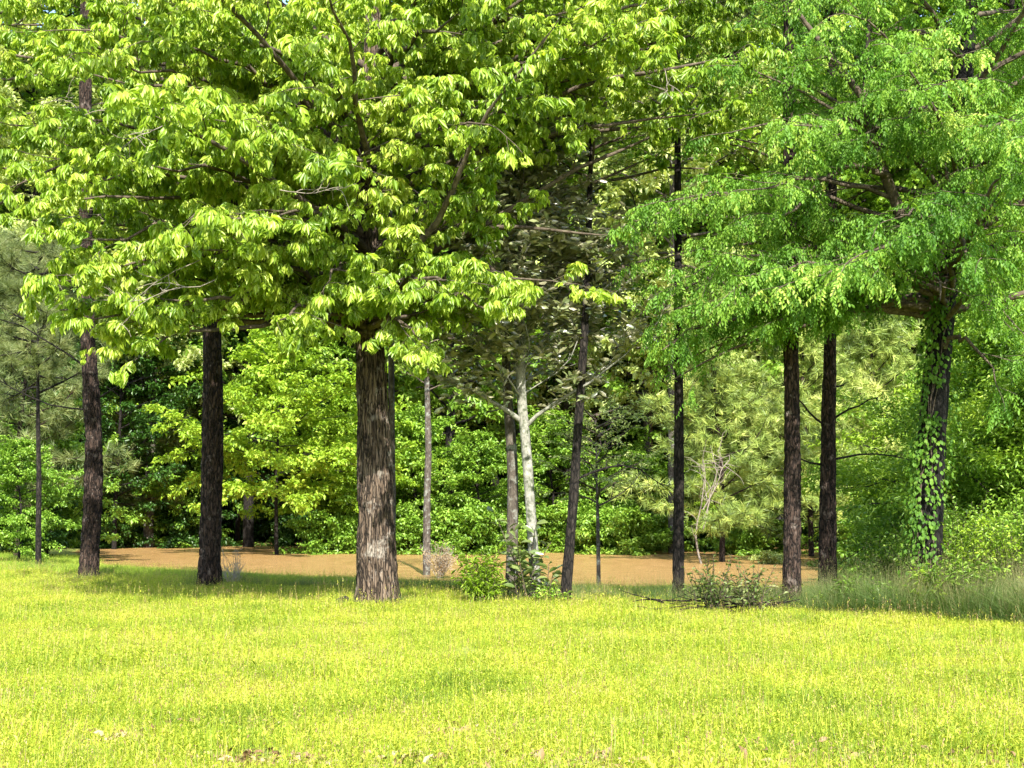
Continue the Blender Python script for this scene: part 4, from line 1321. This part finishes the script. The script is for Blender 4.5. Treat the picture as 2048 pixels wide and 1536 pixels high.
# ---- small plants and bits
def little_plant(name, px, py, d, h, spread, nst, leaf, mat, label, cat='plant', group=None, seed=0, gap=.05, bare=.15, bark='twig', sink=0, lean=0):
    rng = np.random.default_rng(seed)
    x = at_px(px, d); g = gz1(x, d)
    root = empty(name, (x, d, max(g, WATER_Z) if sink else g), label=label, cat=cat, group=group)
    lines, LP, LD = [], [], []
    for k in range(nst):
        a = rng.uniform(0, 6.283)
        q = rng.uniform(.1, 1) * spread / h
        ln = limb_line((rng.normal(0, .06), rng.normal(0, .06), -.05), (math.cos(a) * q + lean, math.sin(a) * q, 1), h * rng.uniform(.6, 1.05), rng, 8, .12, 0, .06)
        lines.append((ln, np.linspace(.008, .003, 8)))
        for j in range(5):
            p, dd = at_line(ln, rng.uniform(.25, .95))
            tw = limb_line(p, unit(dd + rng.normal(0, .7, 3)), h * rng.uniform(.12, .32), rng, 4, .2)
            lines.append((tw, np.linspace(.004, .002, 4)))
            if leaf is not None:
                for t in np.arange(.1, 1, gap / (h * .2)):
                    p2, d2 = at_line(tw, t); LP.append(p2); LD.append(unit(rng.normal(0, 1, 3) * np.array([1, 1, .5]) + d2))
        if leaf is not None:
            for t in np.arange(bare, 1, gap / h):
                p2, d2 = at_line(ln, t); LP.append(p2); LD.append(unit(rng.normal(0, 1, 3) * np.array([1, 1, .6]) + d2 * .5))
    v, f = tubes(lines, 3)
    link('stem', mesh_arr('stem', v, f, M[bark], smooth=True), root)
    if leaf is not None:
        link('foliage', leaves_mesh('foliage', leaf, np.array(LP), np.array(LD), rng, mat), root, kind='stuff')
    return root


WIL = leaflet(.10, .018, .2, .4, False)
OV = leaflet(.07, .035, .2, .3, False)
little_plant('young_shrub', 962, 1215, 21.6, .95, .45, 26, WIL, M['lime_leaf'], 'feathery young shrub growing left of the magnolia foot', 'shrub', seed=51, gap=.035)
little_plant('young_shrub', 985, 1215, 22.0, .55, .4, 16, WIL, M['lime_leaf'], 'small low shrub between feathery shrub and dark lichen trunk', 'shrub', seed=52, gap=.035)
little_plant('young_shrub', 1100, 1215, 21.7, .45, .45, 16, OV, M['green_leaf'], 'small leafy plant between the pale and the leaning trunk', 'shrub', seed=53, gap=.035)
little_plant('twiggy_bush', 880, 1130, 47, 1.25, .9, 60, OV, M['straw'], 'bare beige twiggy bush standing in the brown water', 'bush', seed=54, gap=.16, bark='pale_twig', sink=1, lean=.15)
little_plant('twiggy_bush', 1425, 1220, 20.3, .95, .6, 22, OV, M['wild_grass'], 'thin upright dry stems beside the slim pine', 'bush', seed=55, gap=.12, bark='twig')
little_plant('twiggy_bush', 1500, 1225, 20.0, .9, .7, 22, OV, M['wild_grass'], 'thin brown stems left of the paired pine trunks', 'bush', seed=56, gap=.14, bark='twig')
little_plant('leafy_shrub', 1760, 1235, 20.3, .55, .6, 20, OV, M['green_leaf'], 'low tangled shrub left of the vine-clad trunk', 'shrub', seed=57, gap=.03)
little_plant('leafy_shrub', 1960, 1225, 20.5, 1.6, 1.1, 60, OV, M['lime_leaf'], 'tall leafy shrub right of the vine-clad trunk', 'shrub', seed=58, gap=.035)
little_plant('leafy_shrub', 2055, 1225, 20.5, 1.9, 1.2, 60, OV, M['green_leaf'], 'leafy shrub cut by the right edge of the picture', 'shrub', seed=59, gap=.035)
little_plant('leafy_shrub', 1790, 1190, 24, 1.3, 1.2, 50, OV, M['green_leaf'], 'spreading shrub just behind and left of the vine-clad trunk', 'shrub', seed=60, gap=.04)
little_plant('leafy_shrub', 1890, 1190, 23, 1.9, 1.4, 60, OV, M['green_leaf'], 'spreading shrub directly behind the vine-clad trunk', 'shrub', seed=61, gap=.04)
little_plant('leafy_shrub', 1700, 1235, 20.6, .6, .5, 16, WIL, M['green_leaf'], 'narrow-leaved low shrub just right of the paired pines', 'shrub', seed=63, gap=.03)
little_plant('leafy_shrub', 1850, 1235, 19.6, .75, .45, 16, WIL, M['lime_leaf'], 'narrow-leaved shrub at the foot of the vine-clad trunk', 'shrub', seed=64, gap=.03)
little_plant('leafy_shrub', 1910, 1240, 19.4, .95, .5, 20, WIL, M['green_leaf'], 'low tangled shrub in front and right of the vine-clad trunk', 'shrub', seed=65, gap=.03)
little_plant('leafy_shrub', 2010, 1245, 19.0, .5, .6, 18, OV, M['green_leaf'], 'front low shrub at the lawn edge on the far right', 'shrub', seed=66, gap=.035)
little_plant('leafy_shrub', 1640, 1235, 20.8, .35, .35, 12, OV, M['lime_leaf'], 'tiny pale shrub between the feet of the paired pines', 'shrub', seed=67, gap=.035)
little_plant('grass_tuft', 470, 1190, 26.5, .75, .25, 22, None, None, 'tuft of long pale stems right of the second pine', 'grass', seed=62, bark='pale_twig')


def bare_branches():
    rng = np.random.default_rng(70)
    x, y = at_px(1375, 58), 58.0
    root = empty('dead_tree', (x + .6, y, WATER_Z), label='small bare whitish dead tree right of the slim pine', cat='dead tree')
    lines = []
    for k in range(4):
        ln = limb_line((0, 0, -.8 if k == 0 else 1.0 + k * .4), (rng.uniform(-.7, .7), rng.uniform(-.4, .4), 1), 5.2 if k == 0 else 3.0, rng, 9, .16)
        lines.append((ln, np.linspace(.06 if k == 0 else .035, .01, 9)))
        for j in range(9):
            p, d = at_line(ln, rng.uniform(.3, .98))
            lines.append((limb_line(p, unit(d + rng.normal(0, .7, 3)), rng.uniform(.5, 1.4), rng, 5, .2), np.linspace(.016, .006, 5)))
    v, f = tubes(lines, 4)
    link('trunk', mesh_arr('trunk', v, f, M['grey_twig'], smooth=True), root)


bare_branches()


def rock(name, px, py, d, size, mat, label, cat, seed):
    import bmesh
    bm = bmesh.new()
    bmesh.ops.create_icosphere(bm, subdivisions=4, radius=1)
    for v in bm.verts:
        n = 1 + .35 * noise.noise(v.co * 1.4 + Vector((seed, 0, 0))) + .12 * noise.noise(v.co * 5)
        v.co = Vector((v.co.x * size[0] * n, v.co.y * size[1] * n, v.co.z * size[2] * n))
    me = bpy.data.meshes.new(name); bm.to_mesh(me); bm.free()
    for p in me.polygons: p.use_smooth = True
    me.materials.append(mat)
    x = at_px(px, d)
    return link(name, me, loc=(x, d, gz1(x, d) + size[2] * .45), label=label, cat=cat)


rock('stump', 690, 1200, 21.8, (.14, .12, .12), M['dark_bark'], 'small dark mossy stump in the grass left of the hickory foot', 'stump', 3)
# brush pile by the slim pine
rng = np.random.default_rng(77)
xb = at_px(1425, 20.4)
root = empty('brush_pile', (xb, 20.4, gz1(xb, 20.4)), label='dark heap of dead sticks between slim pine and paired pines', cat='brush pile')
for k in range(46):
    a = rng.uniform(-.5, .5) + (math.pi if k % 2 else 0)
    s0 = np.array([rng.normal(0, .35), rng.normal(0, .15), rng.uniform(.02, .22)])
    ln = limb_line(s0, (math.cos(a), math.sin(a), rng.uniform(-.1, .35)), rng.uniform(.3, .75), rng, 5, .12)
    r0 = rng.uniform(.005, .018)
    v, f = tubes([(ln, np.linspace(r0, r0 * .4, 5))], 5)
    link('stick', mesh_arr('stick', v, f, M['dark_bark'], smooth=True), root)
